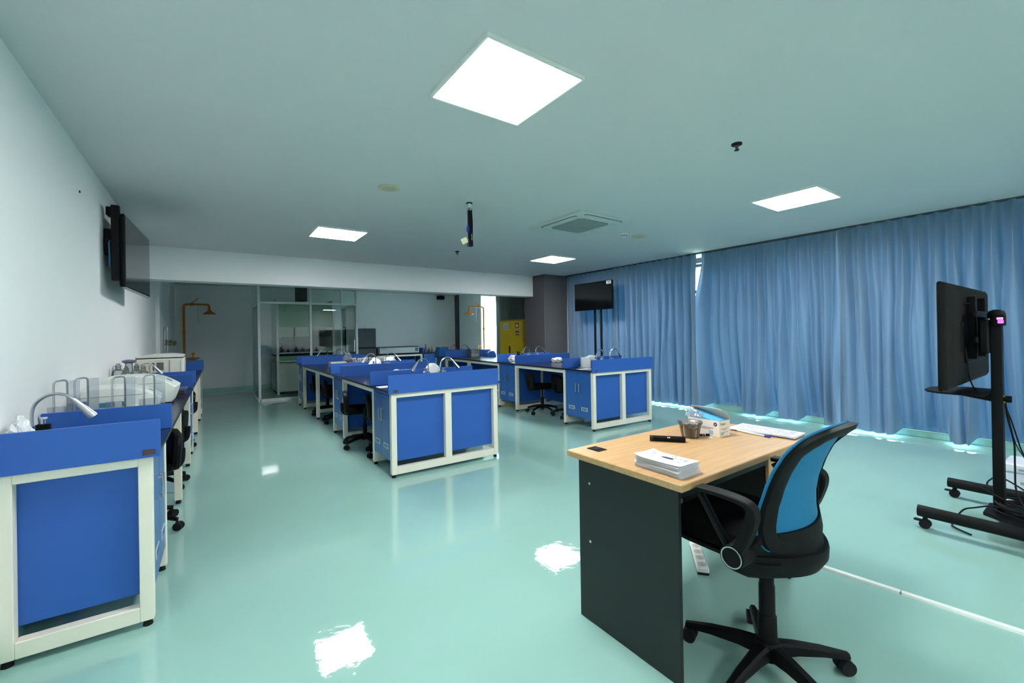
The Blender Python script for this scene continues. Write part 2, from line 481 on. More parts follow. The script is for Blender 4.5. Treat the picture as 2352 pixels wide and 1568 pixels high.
sprinkler(3.058 * KC, 5.73 * KC, 'tiny sprinkler head on the ceiling just beyond the projector mount')

# cassette air conditioner
t = thing('air_conditioner', 'white ceiling cassette air conditioner with a grey mesh grille', 'air conditioner', (3.50 * KC, 3.575 * KC, H))
q = MB().prism(rrect(0.84, 0.90, 0.03), 'z', -0.022, 0.0, bev=0.004)
obj('ac_panel', q, mat('off_white_plastic', rgb(206, 212, 212), 0.45), t)
g = MB().prism(rrect(0.47, 0.52, 0.05, 5), 'z', -0.030, -0.020)
GRM = bpy.data.materials.new('grey_mesh_grille'); GRM.use_nodes = True
_n = GRM.node_tree; _p = _n.nodes['Principled BSDF']; _p.inputs['Roughness'].default_value = 0.6
_tc = _n.nodes.new('ShaderNodeTexCoord'); _br = _n.nodes.new('ShaderNodeTexBrick'); _br.inputs['Scale'].default_value = 26.0
_br.inputs['Color1'].default_value = rgb(112, 124, 122); _br.inputs['Color2'].default_value = rgb(120, 132, 130); _br.inputs['Mortar'].default_value = rgb(200, 206, 204)
_br.inputs['Mortar Size'].default_value = 0.03; _br.inputs['Brick Width'].default_value = 0.6; _br.inputs['Row Height'].default_value = 0.35
_n.links.new(_tc.outputs['Object'], _br.inputs['Vector']); _n.links.new(_br.outputs['Color'], _p.inputs['Base Color'])
obj('ac_grille', g, GRM, t)
for k, (w, d) in enumerate(((0.58, 0.415), (0.58, 0.365), (0.58, 0.415), (0.58, 0.365))):
    M = Matrix.Rotation(PI / 2 * k, 4, 'Z')
    sl = MB().tube(smooth_path([(-w / 2, -d + 0.03 + 0.014, -0.022), (-w / 2 + 0.035, -d + 0.014, -0.022), (0, -d + 0.012, -0.022), (w / 2 - 0.035, -d + 0.014, -0.022), (w / 2, -d + 0.03 + 0.014, -0.022)], 5), 0.0045, 6, M=M)
    lv = MB().box((-w / 2 + 0.03, -d + 0.022, -0.026), (w / 2 - 0.03, -d + 0.085, -0.020), 0.004, M=M)
    if k in (0, 3):
        obj('air_slot', sl, DARKSL, t)
    obj('louver', lv, MATS['off_white_plastic'], t)

# bare projector mount
t = thing('projector_mount', 'bare black projector mount hanging from the ceiling with loose cables', 'projector mount', (2.036 * KC, 3.556 * KC, H))
obj('ceiling_plate', MB().lathe([(0.03, 0), (0.03, -0.008), (0.022, -0.01)], seg=20), BLACKM, t)
obj('mount_collar', MB().cyl((0, 0, 0), (0, 0, -0.075), 0.02, 0.018), WPLASTIC, t)
obj('mount_pole', MB().box((-0.017, -0.012, -0.40), (0.012, 0.014, -0.05), 0.003).box((0.016, -0.01, -0.30), (0.024, 0.004, -0.06)), BLACKM, t)
obj('mount_foot', MB().box((-0.026, -0.022, -0.425), (0.026, 0.022, -0.385), 0.004).box((-0.018, -0.03, -0.40), (0.018, -0.02, -0.37)), BLACKM, t)
obj('video_plug', MB().box((-0.036, -0.014, -0.285), (-0.010, 0.006, -0.235), 0.004).cyl((-0.023, -0.004, -0.235), (-0.020, -0.004, -0.21), 0.006), mat('blue_plug', rgb(30, 60, 170), 0.4), t)
obj('cable', MB().tube(smooth_path([(-0.02, -0.014, -0.28), (-0.028, -0.02, -0.33), (-0.02, -0.024, -0.37), (0.0, -0.024, -0.40)]), 0.004).tube(smooth_path([(0.014, -0.016, -0.06), (0.02, -0.02, -0.2), (0.016, -0.022, -0.32), (0.012, -0.024, -0.41)]), 0.004).tube(smooth_path([(-0.005, -0.018, -0.05), (-0.012, -0.022, -0.15), (-0.008, -0.02, -0.25)]), 0.004), RUBBER, t)
obj('paper_tag', MB().box((-0.112, -0.03, -0.405), (-0.045, -0.028, -0.352), M=Matrix.Translation((-0.07, 0, -0.378)) @ Matrix.Rotation(-0.5, 4, 'Y') @ Matrix.Translation((0.07, 0, 0.378))).tube([(-0.05, -0.029, -0.36), (-0.02, -0.02, -0.36)], 0.0012, 4), mat('cream_tag', rgb(232, 228, 190), 0.7), t)

# ------------------------------------------------------------------ curtains
def curtain(name, y0, y1, label, x=6.60, top=2.565, pitch=0.138, amp=0.04, tucks=(), seed=1, edge=None, m=None, hem=0.035, nz=40, tuckx=0.26):
    n = int((y1 - y0) / 0.0105)
    rnd = random.Random(seed)
    ph = [rnd.uniform(-0.8, 0.8) for _ in range(200)]
    P = []
    for j in range(nz + 1):
        tz = j / nz
        row = []
        for i in range(n + 1):
            u = i / n
            y = y0 + (y1 - y0) * u
            tk = 0.0
            for a, b in tucks:
                tk = max(tk, min(1, max(0, (y - a) / 0.05 + 0.5)) * min(1, max(0, (b - y) / 0.05 + 0.5)))
            hz = hem + (0.092 - hem) * tk
            z = top + (hz - top) * tz
            fall = 1 - tz
            k = (y - y0) / pitch
            # pinch pleats above, folds merging and wandering below
            pin = 2 * abs(math.sin(PI * (k + 0.45 * min(1, tz * 2.2) * noise.noise(Vector((y * 2.3, tz * 0.7, seed + 4)))))) ** 0.8 - 1
            w = noise.noise(Vector((y * 3.1 + seed * 9, tz * 1.3, seed)))
            w2 = noise.noise(Vector((y * 8.5 + seed * 5, tz * 1.1, seed + 7)))
            w3 = noise.noise(Vector((y * 17.0 + tz * 0.8, tz * 0.6, seed + 3)))
            lo = 0.9 * w + 0.9 * (0.45 - 2.2 * abs(w2)) + 0.22 * (0.35 - 2.0 * abs(w3))
            g = min(1, tz / 0.35)
            d = amp * ((1 - 0.38 * g) * pin + g * 0.7 * lo) * (0.85 + 0.4 * tz)
            if tz < 0.05:
                d *= 0.5 + tz * 10
            d *= 0.35 + 0.65 * min(1, min(u, 1 - u) * (y1 - y0) / 0.12)
            xx = x - d
            yy = y + amp * 0.35 * math.sin(2 * PI * k) * (1 - g) + 0.02 * w * tz
            if edge:
                yy += edge(u, tz)
            if tk > 0:
                s = max(0, (tz - 0.45) / 0.55)
                xx += tk * tuckx * s * s
                q = max(0, (tz - 0.93) / 0.07)   # fabric heaped on the sill
                w8 = abs(noise.noise(Vector((y * 19, q * 2.5, seed + 2.2))))
                w9 = noise.noise(Vector((y * 37, q * 4.0, seed + 5.2)))
                xx += (6.822 + 0.012 * w9 * (1 - q) - xx) * q * q * tk
                if q > 0:
                    zt_ = 0.084 + (1 - q) ** 0.7 * 0.06 + 0.06 * w8 * math.sin(q * PI)
                    z = z * (1 - tk) + zt_ * tk if tk < 1 else zt_
                z = max(z, 0.084 if tk > 0.5 else hem)
            elif tz == 1:
                z += 0.012 * noise.noise(Vector((y * 12, 1.1, seed)))
            row.append((xx, yy, z))
        P.append(row)
    o = obj(name, MB().grid(P), m or CURT, smooth=0)
    o.data.shade_smooth()
    return tag(o, label, 'curtain', 'curtains along the right wall' if m is None else None)
def edge_b(u, tz):   # the bunched leading edge beside the slit
    return -0.0 if u > 0.12 else 0.03 * (1 - u / 0.12) * math.sin(tz * PI)
def edge_c(u, tz):
    return 0.0 if u < 0.9 else (u - 0.9) / 0.1 * (0.15 * max(0.0, min(1.0, (tz - 0.05) / 0.26)))
curtain('curtain', 5.77, 7.19, 'blue curtain behind the twin-pole television, next to the grey column', x=6.63, seed=2, amp=0.06)
curtain('curtain', 4.02, 5.82, 'blue curtain between the twin-pole television and the narrow bright gap', x=6.575, seed=5, edge=edge_b, amp=0.07)
curtain('curtain', 2.02, 3.955, 'blue curtain just right of the narrow bright gap, behind the desk', x=6.635, seed=11, edge=edge_c, tucks=((3.36, 3.86), (2.86, 2.98), (2.28, 2.55)), amp=0.07)
curtain('curtain', -1.50, 0.03, 'blue curtain nearest the viewer, right of the wheeled television stand', x=6.64, seed=31, amp=0.07)
curtain('curtain', -0.02, 2.06, 'blue curtain behind the television on the wheeled stand', x=6.575, seed=17, tucks=((1.12, 1.52), (0.40, 0.90)), amp=0.075)
curtain('curtain', 7.97, 10.42, 'grey green curtain beyond the column, behind the yellow cabinet', x=6.80, seed=23, m=SHEER, amp=0.07)
curtain('curtain', 10.46, 10.70, 'thin white curtain end lit by the narrow far window', x=6.86, seed=29, m=curtain_material('white_sheer_fabric', rgb(220, 226, 236), rgb(225, 232, 245), 0.7), amp=0.02, hem=0.2)
# curtain rail along the ceiling
struct('trim_4', MB().box((6.57, -1.55, 2.558), (6.63, 7.195, H)), DARKW, 'thin dark curtain rail along the ceiling', 'rail')
# ------------------------------------------------------------------ island sink units
FT, PT, WT = 0.777, 0.936, 0.797     # frame top, splash panel top, worktop surface
def sink_unit(name, label, W, L, plate_left=True, loc=(0, 0, 0), rz=0.0, single=False, group=None):
    """W across the front, L along the row; front frame faces -y. single: one sided unit against the left wall"""
    t = thing(name, label, 'sink unit', loc, rz, group)
    p = 0.05
    for nm, y0 in (('front_frame', 0.0), ('rear_frame', L - p)):
        f = MB()
        f.box((0, y0, 0.028), (p, y0 + p, FT), 0.003).box((W - p, y0, 0.028), (W, y0 + p, FT), 0.003)
        f.box((p, y0, FT - p), (W - p, y0 + p, FT), 0.003).box((p, y0, 0.028), (W - p, y0 + p, 0.095), 0.003)
        if not single:
            f.box((W / 2 - 0.034, y0, 0.095), (W / 2 + 0.034, y0 + p, FT - p), 0.003)
        obj(nm, f, CREAM, t)
    for x in (p / 2, W - p / 2):
        for y in (p / 2, L - p / 2):
            obj('foot', MB().cyl((x, y, 0.0), (x, y, 0.03), 0.019, 0.014, 14), RUBBER, t)
    b = MB().box((0.028, 0.052, 0.135), (W - 0.028, L - 0.052, FT - 0.002), 0.002)
    obj('cabinet', b, BLUE, t)
    sides = ((W, 1),) if single else ((0.0, -1), (W, 1))
    for xs, sg in sides:
        xa, xb = (xs - 0.024, xs - 0.004) if sg > 0 else (xs + 0.004, xs + 0.024)
        obj('apron', MB().box((xa, p, FT - 0.03), (xb, L - p, FT - 0.001)), BLUE, t)
        mid = L / 2
        for k, (ya, yb) in enumerate(((p + 0.002, mid - 0.0015), (mid + 0.0015, L - p - 0.002))):
            d = obj('door', MB().box((xa, ya, 0.145), (xb, yb, FT - 0.034), 0.002), BLUED, t)
            hy = mid - 0.034 if k == 0 else mid + 0.034
            xo = xs - 0.004 if sg > 0 else xs + 0.004
            h = MB().box((xo, hy - 0.006, 0.49), (xo + sg * 0.016, hy + 0.006, 0.50)).box((xo, hy - 0.006, 0.595), (xo + sg * 0.016, hy + 0.006, 0.605))
            h.box((xo + sg * 0.012, hy - 0.008, 0.488), (xo + sg * 0.02, hy + 0.008, 0.607), 0.002)
            obj('handle', h, STEEL, d)
            c = (ya + yb) / 2
            v = MB().box((xo - sg * 0.001, c - 0.062, 0.243), (xo + sg * 0.003, c + 0.062, 0.291), 0.001)
            obj('vent', v, mat('pale_grey_vent', rgb(186, 198, 200), 0.5), d)
            s = MB()
            for q in (-0.032, 0.0, 0.032):
                s.box((xo, c + q - 0.012, 0.252), (xo + sg * 0.0042, c + q + 0.012, 0.282))
            obj('vent_slot', s, mat('vent_slot_blue', rgb(60, 96, 130), 0.6), d)
    ov = 0.032
    x0 = 0.0 if single else -ov
    sp = obj('splash_panel', MB().box((x0, -0.024, FT - 0.008), (W + (ov if single else 0.0), -0.004, PT), 0.002), BLUE, t)
    px = W - 0.03 if not plate_left else 0.012
    obj('name_plate', MB().box((px - 0.0, -0.027, FT + 0.004), (px + 0.045, -0.0235, FT + 0.028), 0.001), mat('brown_plate', rgb(78, 62, 58), 0.5), sp)
    obj('splash_panel', MB().box((x0, L - 0.055, WT), (W + (ov if single else 0.0), L - 0.037, PT), 0.002), BLUE, t)
    # sink rim standing on the worktop
    a, c = (0.16, W - 0.16) if not single else (0.05, W - 0.12)
    r = MB()
    y0, y1 = 0.10, L - 0.14
    r.box((a, y0, WT), (c, y0 + 0.025, WT + 0.010), 0.003).box((a, y1 - 0.025, WT), (c, y1, WT + 0.010), 0.003)
    r.box((a, y0, WT), (a + 0.025, y1, WT + 0.010), 0.003).box((c - 0.025, y0, WT), (c, y1, WT + 0.010), 0.003)
    obj('sink_rim', r, GPLASTIC, t)
    obj('sink_bowl', MB().box((a + 0.02, y0 + 0.02, WT), (c - 0.02, y1 - 0.02, WT + 0.003)), DARKSL, t)
    return t

def bench_table(name, label, W, y0, y1, mids, loc, rz, single=False):
    """knee-hole frame joining two sink units: edge rails, middle legs and a blue back panel"""
    t = thing(name, label, 'bench table', loc, rz)
    p = 0.05
    xs = ((W - p, W),) if single else ((0, p), (W - p, W))
    for xa, xb in xs:
        obj('rail', MB().box((xa, y0, FT - p), (xb, y1, FT), 0.003), CREAM, t)
    for ym in mids:
        for xa, xb in xs:
            g = obj('leg', MB().box((xa, ym, 0.028), (xb, ym + p, FT - p), 0.003), CREAM, t)
            obj('foot', MB().cyl(((xa + xb) / 2, ym + p / 2, 0), ((xa + xb) / 2, ym + p / 2, 0.03), 0.019, 0.014, 14), RUBBER, g)
        if not single:
            obj('cross_rail', MB().box((p, ym, 0.10), (W - p, ym + p, 0.15), 0.003), CREAM, t)
    if single:
        obj('modesty_panel', MB().box((0.03, y0, 0.12), (0.048, y1, FT)), BLUE, t)
    else:
        obj('modesty_panel', MB().box((W / 2 - 0.011, y0, 0.16), (W / 2 + 0.011, y1, FT)), BLUE, t)
    return t

def worktop(label, W, y1, loc, rz, single=False):
    x0, x1 = (0.0, W + 0.030) if single else (-0.030, W + 0.030)
    o = obj('bench_worktop', MB().box((x0, 0.0, FT), (x1, y1, WT), 0.003), TOP, loc=loc, rz=rz)
    return tag(o, label, 'worktop')

ROWS = {}
def row(key, x, y, th, W, starts, L, labels, single=False):
    loc, rz = (x, y, 0), -th
    ROWS[key] = (x, y, th)
    g = {'middle': 'sink units of the middle island', 'right': 'sink units of the right island', 'left': 'sink units along the left wall'}[key]
    first = None
    for s, lb in zip(starts, labels['unit']):
        wx = x + math.sin(th) * s; wy = y + math.cos(th) * s
        if first is None:
            first = sink_unit('sink_unit', lb, W, L, not single, (wx, wy, 0), rz, single, g)
        else:
            copy_tree(first, (wx, wy, 0), rz, lb, g)
    for k in range(len(starts) - 1):
        a, b = starts[k] + L, starts[k + 1]
        mids = labels['mids'][k]
        bench_table('bench_table', labels['frame'][k], W, a, b, mids, loc, rz, single)
    worktop(labels['top'], W, starts[-1] + L, loc, rz, single)

row('middle', 1.338, 3.815, 0.006, 1.147, (0.0, 1.755, 4.64), 0.58, dict(
    unit=('blue and cream sink unit at the near end of the middle island, facing the viewer',
          'second sink unit of the middle island, between the two knee spaces',
          'farthest sink unit of the middle island, in front of the glass cubicle'),
    frame=('short cream bench table over the first knee space of the middle island', 'long cream bench table over the far knee space of the middle island'),
    mids=((), (3.46,)), top='black worktop running the length of the middle island'))
row('right', 4.080, 3.962, 0.049, 1.130, (0.0, 1.84, 4.72), 0.62, dict(
    unit=('blue and cream sink unit at the near end of the right island, before the curtains',
          'second sink unit of the right island, behind the chairs',
          'farthest sink unit of the right island, near the orange shower by the window'),
    frame=('cream bench table over the right island knee space that holds two chairs', 'far cream bench table of the right island beyond its second sink unit'),
    mids=((), (3.6,)), top='black worktop running the length of the right island'))
row('left', -0.703, 2.556, 0.016, 0.482, (0.0, 2.93, 5.85), 0.605, dict(
    unit=('large blue and cream sink unit in the left foreground against the white wall',
          'second sink unit along the left wall, under the white box instrument',
          'farthest sink unit along the left wall, before the orange shower'),
    frame=('cream bench table over the nearest knee space along the left wall', 'cream bench table over the far knee space along the left wall'),
    mids=((1.74,), (4.7,)), top='black worktop running along the left wall'), single=True)

def at(key, lx, ly, z=0.0):
    x, y, th = ROWS[key]
    return (x + math.cos(th) * lx + math.sin(th) * ly, y - math.sin(th) * lx + math.cos(th) * ly, z)

# ------------------------------------------------------------------ gooseneck faucets
def faucet(label, loc, rz, group='gooseneck faucets on the sinks', dark=False):
    """spout reaches along local +x"""
    t = thing('faucet', label, 'faucet', loc, rz, group)
    obj('faucet_base', MB().lathe([(0.028, 0), (0.028, 0.01), (0.016, 0.018), (0.014, 0.10), (0.018, 0.105), (0.018, 0.125), (0.008, 0.13)], seg=16), CHROME, t)
    obj('valve', MB().box((0.012, -0.014, 0.095), (0.058, 0.014, 0.13), 0.004), BLACKP if dark else STEEL, t)
    obj('valve_knob', MB().cyl((0.035, 0, 0.13), (0.035, 0, 0.152), 0.009).box((0.022, -0.005, 0.150), (0.050, 0.005, 0.160), 0.002), CHROME, t)
    path = smooth_path([(0, 0, 0.12), (0.0, 0, 0.185), (0.012, 0, 0.225), (0.04, 0, 0.252), (0.075, 0, 0.262), (0.11, 0, 0.252), (0.135, 0, 0.228)], 6)
    obj('gooseneck', MB().tube(path, 0.0065, 8), CHROME if not dark else STEEL, t)
    a, d = Vector((0.133, 0, 0.231)), Vector((0.60, 0, -0.80)).normalized()
    obj('spray_head', MB().cyl(a, a + d * 0.03, 0.0085, 0.010).cyl(a + d * 0.03, a + d * 0.105, 0.011, 0.019).cyl(a + d * 0.105, a + d * 0.11, 0.017), CHROME if not dark else STEEL, t)
    return t
def pair(key, lx, ly, la, lb, dark=False):
    th = ROWS[key][2]
    faucet(la, at(key, lx - 0.068, ly, WT), -th + PI + 0.25, dark=dark)
    faucet(lb, at(key, lx + 0.068, ly, WT), -th - 0.12, dark=dark)
pair('middle', 0.562, 0.29, 'left-leaning chrome faucet on the nearest sink of the middle island', 'right-leaning chrome faucet on the nearest sink of the middle island')
pair('middle', 0.562, 2.03, 'left-leaning chrome faucet on the second sink of the middle island', 'right-leaning chrome faucet on the second sink of the middle island')
pair('middle', 0.53, 4.86, 'left-leaning chrome faucet on the farthest sink of the middle island', 'right-leaning chrome faucet on the farthest sink of the middle island')
pair('right', 0.555, 0.31, 'left-leaning chrome faucet on the nearest sink of the right island', 'right-leaning chrome faucet on the nearest sink of the right island')
pair('right', 0.555, 2.15, 'left-leaning chrome faucet on the second sink of the right island', 'right-leaning chrome faucet on the second sink of the right island')
pair('right', 0.46, 5.03, 'left-leaning faucet on the farthest sink of the right island', 'right-leaning faucet on the farthest sink of the right island')
faucet('large grey faucet with a black valve on the left foreground sink', (-0.652, 2.80, WT), 0.0, dark=True)
faucet('dark faucet on the second sink along the left wall, before the white box instrument', (-0.60, 5.66, WT), 0.35, dark=True)

# ------------------------------------------------------------------ laboratory chairs
def lab_chair(label, loc, rz, group):
    """sits facing local +y"""
    t = thing('lab_chair', label, 'chair', loc, rz, group)
    s = MB()
    P = []
    for z, k in ((0.405, 0.86), (0.415, 0.97), (0.44, 1.0), (0.458, 0.97), (0.464, 0.86)):
        P.append([(x * k, y * k + 0.01, z + 0.012 * max(0, -y)) for x, y in rrect(0.43, 0.41, 0.09, 5)])
    s.loft(P)
    obj('seat', s, BLACKF, t)
    b = MB(); P = []
    for y, k in ((-0.240, 0.84), (-0.232, 0.97), (-0.212, 1.0), (-0.192, 0.97), (-0.184, 0.84)):
        P.append([(x * k, y - 0.13 * (z * k) * 0.55 + 0.18 * x * x, 0.525 + z * k) for x, z in rrect(0.37, 0.25, 0.08, 5)])
    b.loft(P)
    obj('backrest', b, BLACKP, t)
    obj('back_bracket', MB().tube(smooth_path([(0, -0.05, 0.395), (0, -0.18, 0.392), (0, -0.240, 0.42), (0, -0.250, 0.52)]), 0.022, 8, flat=0.5), BLACKM, t)
    obj('gas_column', MB().cyl((0, 0, 0.11), (0, 0, 0.25), 0.026).cyl((0, 0, 0.24), (0, 0, 0.40), 0.015).box((-0.09, -0.08, 0.385), (0.09, 0.08, 0.405), 0.005), BLACKM, t)
    obj('hub', MB().cyl((0, 0, 0.075), (0, 0, 0.135), 0.042, 0.034), BLACKP, t)
    obj('height_lever', MB().tube([(0.02, 0.03, 0.388), (0.14, 0.05, 0.384), (0.20, 0.06, 0.372)], 0.005, 6), BLACKM, t)
    for k in range(5):
        a = 2 * PI * k / 5 + PI / 2
        c, n = math.cos(a), math.sin(a)
        R = Matrix.Rotation(a, 4, 'Z')
        g = obj('leg', MB().tube([(0.02, 0, 0.115), (0.15, 0, 0.10), (0.255, 0, 0.072)], [0.024, 0.02, 0.014], 8, M=R, flat=0.8), BLACKP, t)
        w = MB().cyl((0.252, 0, 0.05), (0.252, 0, 0.075), 0.007, M=R)
        w.cyl((0.26, -0.022, 0.027), (0.26, -0.004, 0.027), 0.027, seg=18, M=R).cyl((0.26, 0.004, 0.027), (0.26, 0.022, 0.027), 0.027, seg=18, M=R)
        w.box((0.242, -0.008, 0.027), (0.268, 0.008, 0.056), 0.004, M=R)
        obj('caster', w, RUBBER, g)
    return t
G1 = 'black chairs pushed under the benches'
ch = lab_chair('black lab chair nearest the second sink unit of the middle island', (1.50, 5.20, 0), -PI / 2 - 0.22, G1)
copy_tree(ch, (1.62, 4.70, 0), -PI / 2 - 0.25, 'black lab chair half hidden behind the nearest sink unit of the middle island')
copy_tree(ch, (1.62, 6.90, 0), -PI / 2 - 0.1, 'black lab chair just beyond the second sink unit of the middle island')
copy_tree(ch, (1.62, 7.75, 0), -PI / 2 - 0.2, 'black lab chair behind the middle leg of the middle island')
copy_tree(ch, (4.44, 5.46, 0), -PI / 2 - 0.35, 'left one of two black chairs in the right island knee space')
copy_tree(ch, (4.55, 4.93, 0), -PI / 2 - 0.25, 'right one of two black chairs in the right island knee space')
copy_tree(ch, (-0.42, 3.83, 0), PI / 2 + 0.15, 'black chair just beyond the left foreground sink unit')
copy_tree(ch, (-0.42, 4.83, 0), PI / 2 - 0.1, 'second black chair along the left wall bench')
copy_tree(ch, (-0.40, 6.55, 0), PI / 2 + 0.1, 'farthest black chair along the left wall bench')
# ------------------------------------------------------------------ teacher's desk
DX0, DX1, DY0, DY1, DT = 1.362, 2.492, 0.900, 1.500, 0.751
t = thing('desk', 'wooden topped teacher desk with dark side panels in the right foreground', 'desk', (0, 0, 0))
obj('desktop', MB().box((DX0, DY0, DT - 0.028), (DX1, DY1, DT), 0.003), WOOD, t)
sp = obj('side_panel', MB().box((1.386, 0.932, 0.0), (1.404, 1.447, DT - 0.028), 0.001), DKGREEN, t)
for z in (0.622, 0.362):
    obj('screw_cap', MB().cyl((1.387, 1.378, z), (1.3835, 1.378, z), 0.007, 0.006, 14).box((1.3828, 1.3745, z - 0.001), (1.3838, 1.3815, z + 0.001)), CHROME, sp)
obj('side_panel', MB().box((2.448, 1.000, 0.0), (2.466, 1.447, DT - 0.028), 0.001), DKGREEN, t)
obj('modesty_panel', MB().box((1.404, 1.385, 0.31), (2.448, 1.401, DT - 0.028), 0.001), WOOD, t)
obj('apron', MB().box((1.404, 0.945, DT - 0.075), (2.10, 0.960, DT - 0.028)), DKGREEN, t)
pd = MB().box((2.10, 0.96, 0.34), (2.115, 1.38, DT - 0.028)).box((2.10, 1.365, 0.34), (2.448, 1.385, DT - 0.028)).box((2.10, 0.96, 0.34), (2.448, 1.38, 0.355))
obj('pedestal', pd, DKGREEN, t)
for z0, z1 in ((0.585, 0.71), (0.472, 0.579), (0.345, 0.466)):
    d = obj('drawer', MB().box((2.104, 0.940, z0), (2.446, 0.957, z1), 0.002), WOOD, t)
    obj('keyhole' if z0 > 0.5 else 'pull', MB().cyl((2.28, 0.940, (z0 + z1) / 2), (2.28, 0.934, (z0 + z1) / 2), 0.009, seg=14) if z0 > 0.5 else MB().box((2.23, 0.930, z1 - 0.03), (2.33, 0.942, z1 - 0.018), 0.002), STEEL, d)
gr = obj('cable_grommet', MB().box((1.450, 1.382, DT), (1.508, 1.458, DT + 0.003), 0.0015), BLACKP, t)
obj('grommet_flap', MB().box((1.456, 1.405, DT + 0.003), (1.502, 1.45, DT + 0.0045), 0.0005).cyl((1.479, 1.44, DT + 0.004), (1.479, 1.44, DT + 0.0052), 0.006, seg=12), DARKSL, gr)

# stack of folded leaflets
LB = ['lowest of the folded white leaflets stacked on the front desk corner', 'second lowest of the folded white leaflets stacked on the front desk corner',
      'third of the six folded leaflets stacked on the front desk corner', 'fourth of the six folded leaflets stacked on the front desk corner',
      'second from the top of the folded leaflets on the front desk corner', 'topmost folded leaflet with a printed dark emblem, on the front desk corner']
for k in range(6):
    t = thing('leaflet', LB[k], 'leaflet', (1.478 + random.uniform(-0.004, 0.004), 1.043 + random.uniform(-0.004, 0.004), DT + 0.0005 + 0.0078 * k), -0.02 + random.uniform(-0.03, 0.03), 'folded leaflets stacked on the desk')
    top = k == 5
    W2, L2 = 0.066, 0.105
    def zc(x, y, s, k=k):
        c = 0.006 * max(0, (abs(y) - 0.055) / 0.05) ** 2 * (1 if y > 0 else 0.3) * (k / 5) ** 1.5
        return c * (0.6 + 0.8 * abs(x) / 0.066)
    for s, nm in ((0, 'lower_leaf'), (1, 'upper_leaf')):
        P = []
        for i in range(13):
            y = -L2 + 2 * L2 * i / 12
            r_ = []
            for j in range(9):
                x = -W2 + 2 * W2 * j / 8
                puff = 0.0046 * s * (1 - 0.75 * ((x + W2) / (2 * W2)) ** 3) + 0.001
                r_.append((x, y, zc(x, y, s) + puff))
            P.append(r_)
        obj(nm, MB().grid(P, thick=0.0007), PAPER, t)
    if top:
        e = MB(); zz = 0.0062
        e.prism([(-0.006, -0.030), (0.004, -0.034), (0.012, -0.022), (0.012, 0.006), (0.006, 0.020), (0.0, 0.024), (-0.006, 0.010), (-0.008, -0.012)], 'z', zz, zz + 0.0006)
        e.prism([(0.018, -0.030), (0.022, -0.032), (0.023, -0.024), (0.019, -0.022)], 'z', zz, zz + 0.0006)
        obj('printed_emblem', e, INK, t)
        g = MB()
        rr = random.Random(3)
        for q in range(22):
            x = rr.uniform(-0.05, 0.05); y = rr.uniform(-0.09, 0.085)
            if abs(x) < 0.02 and abs(y) < 0.04:
                continue
            g.box((x, y, zz - 0.0006 + 0.0035 * max(0, (y - 0.055) / 0.05) ** 2), (x + rr.uniform(0.004, 0.012), y + rr.uniform(0.003, 0.02), zz + 0.0002 + 0.0035 * max(0, (y - 0.055) / 0.05) ** 2))
        obj('printed_pattern', g, INKG, t)

# black hand-held tube
a = Vector((1.800, 1.362, DT + 0.0145)); b = Vector((1.904, 1.236, DT + 0.0145)); dv = (b - a).normalized()
t = thing('pointer', 'black tube shaped hand pointer with two white marks lying on the desk', 'pointer', (0, 0, 0))
obj('pointer_body', MB().cyl(a, b, 0.0140, 0.0143, 24), BLACKP, t)
obj('end_cap', MB().cyl(a - dv * 0.003, a + dv * 0.012, 0.0143, 0.0143, 24), mat('dark_maroon_plastic', rgb(44, 26, 32), 0.4), t)
sd = Vector((-dv.y, dv.x, 0)); vw = (Vector((0, 0, 1.3)) - a).normalized()
mk = MB()
for s in (0.082, 0.090):
    c = a + dv * s
    n = (Vector((-0.72, -0.35, 0.6))).normalized(); n = (n - dv * n.dot(dv)).normalized()
    u = dv.cross(n)
    Mx = Matrix((( dv.x, u.x, n.x, (c + n * 0.0142).x), (dv.y, u.y, n.y, (c + n * 0.0142).y), (dv.z, u.z, n.z, (c + n * 0.0142).z), (0, 0, 0, 1)))
    mk.box((-0.0028, -0.0028, -0.001), (0.0028, 0.0028, 0.0006), M=Mx)
obj('white_mark', mk, WPLASTIC, t)

# plastic tub with dark contents
TUBP = glass_mat('clear_tub_plastic', (0.94, 0.96, 0.97, 1), 1.5, 0.05, 0.05, (0.9, 0.93, 0.95, 1))
t = thing('food_tub', 'small round clear plastic tub of dark contents on the desk', 'tub', (2.025, 1.286, DT))
obj('tub_wall', MB().lathe([(0.0005, 0.001), (0.041, 0.001), (0.043, 0.004), (0.055, 0.068), (0.059, 0.070), (0.059, 0.074), (0.0535, 0.072), (0.0415, 0.006)], seg=40, cap=False), TUBP, t)
cn = MB().lathe([(0.0005, 0.004), (0.040, 0.004), (0.0498, 0.052), (0.048, 0.056), (0.0005, 0.056)], seg=32)
rr = random.Random(5)
for k in range(60):
    an = rr.uniform(0, 2 * PI); r_ = rr.uniform(0, 0.046); zz = rr.uniform(0.048, 0.060)
    cn.blob((r_ * math.cos(an), r_ * math.sin(an), zz), 0.008, (1, 1, 0.7), 0.5, 2, 1, k)
obj('tub_contents', cn, mat('dark_brown_contents', rgb(34, 30, 22), 0.6, var=0.4, vscale=90), t)
obj('tub_lid', MB().lathe([(0.061, 0.071), (0.062, 0.078), (0.059, 0.082), (0.052, 0.0825), (0.050, 0.079), (0.0005, 0.0795)], seg=40, cap=False), TUBP, t)

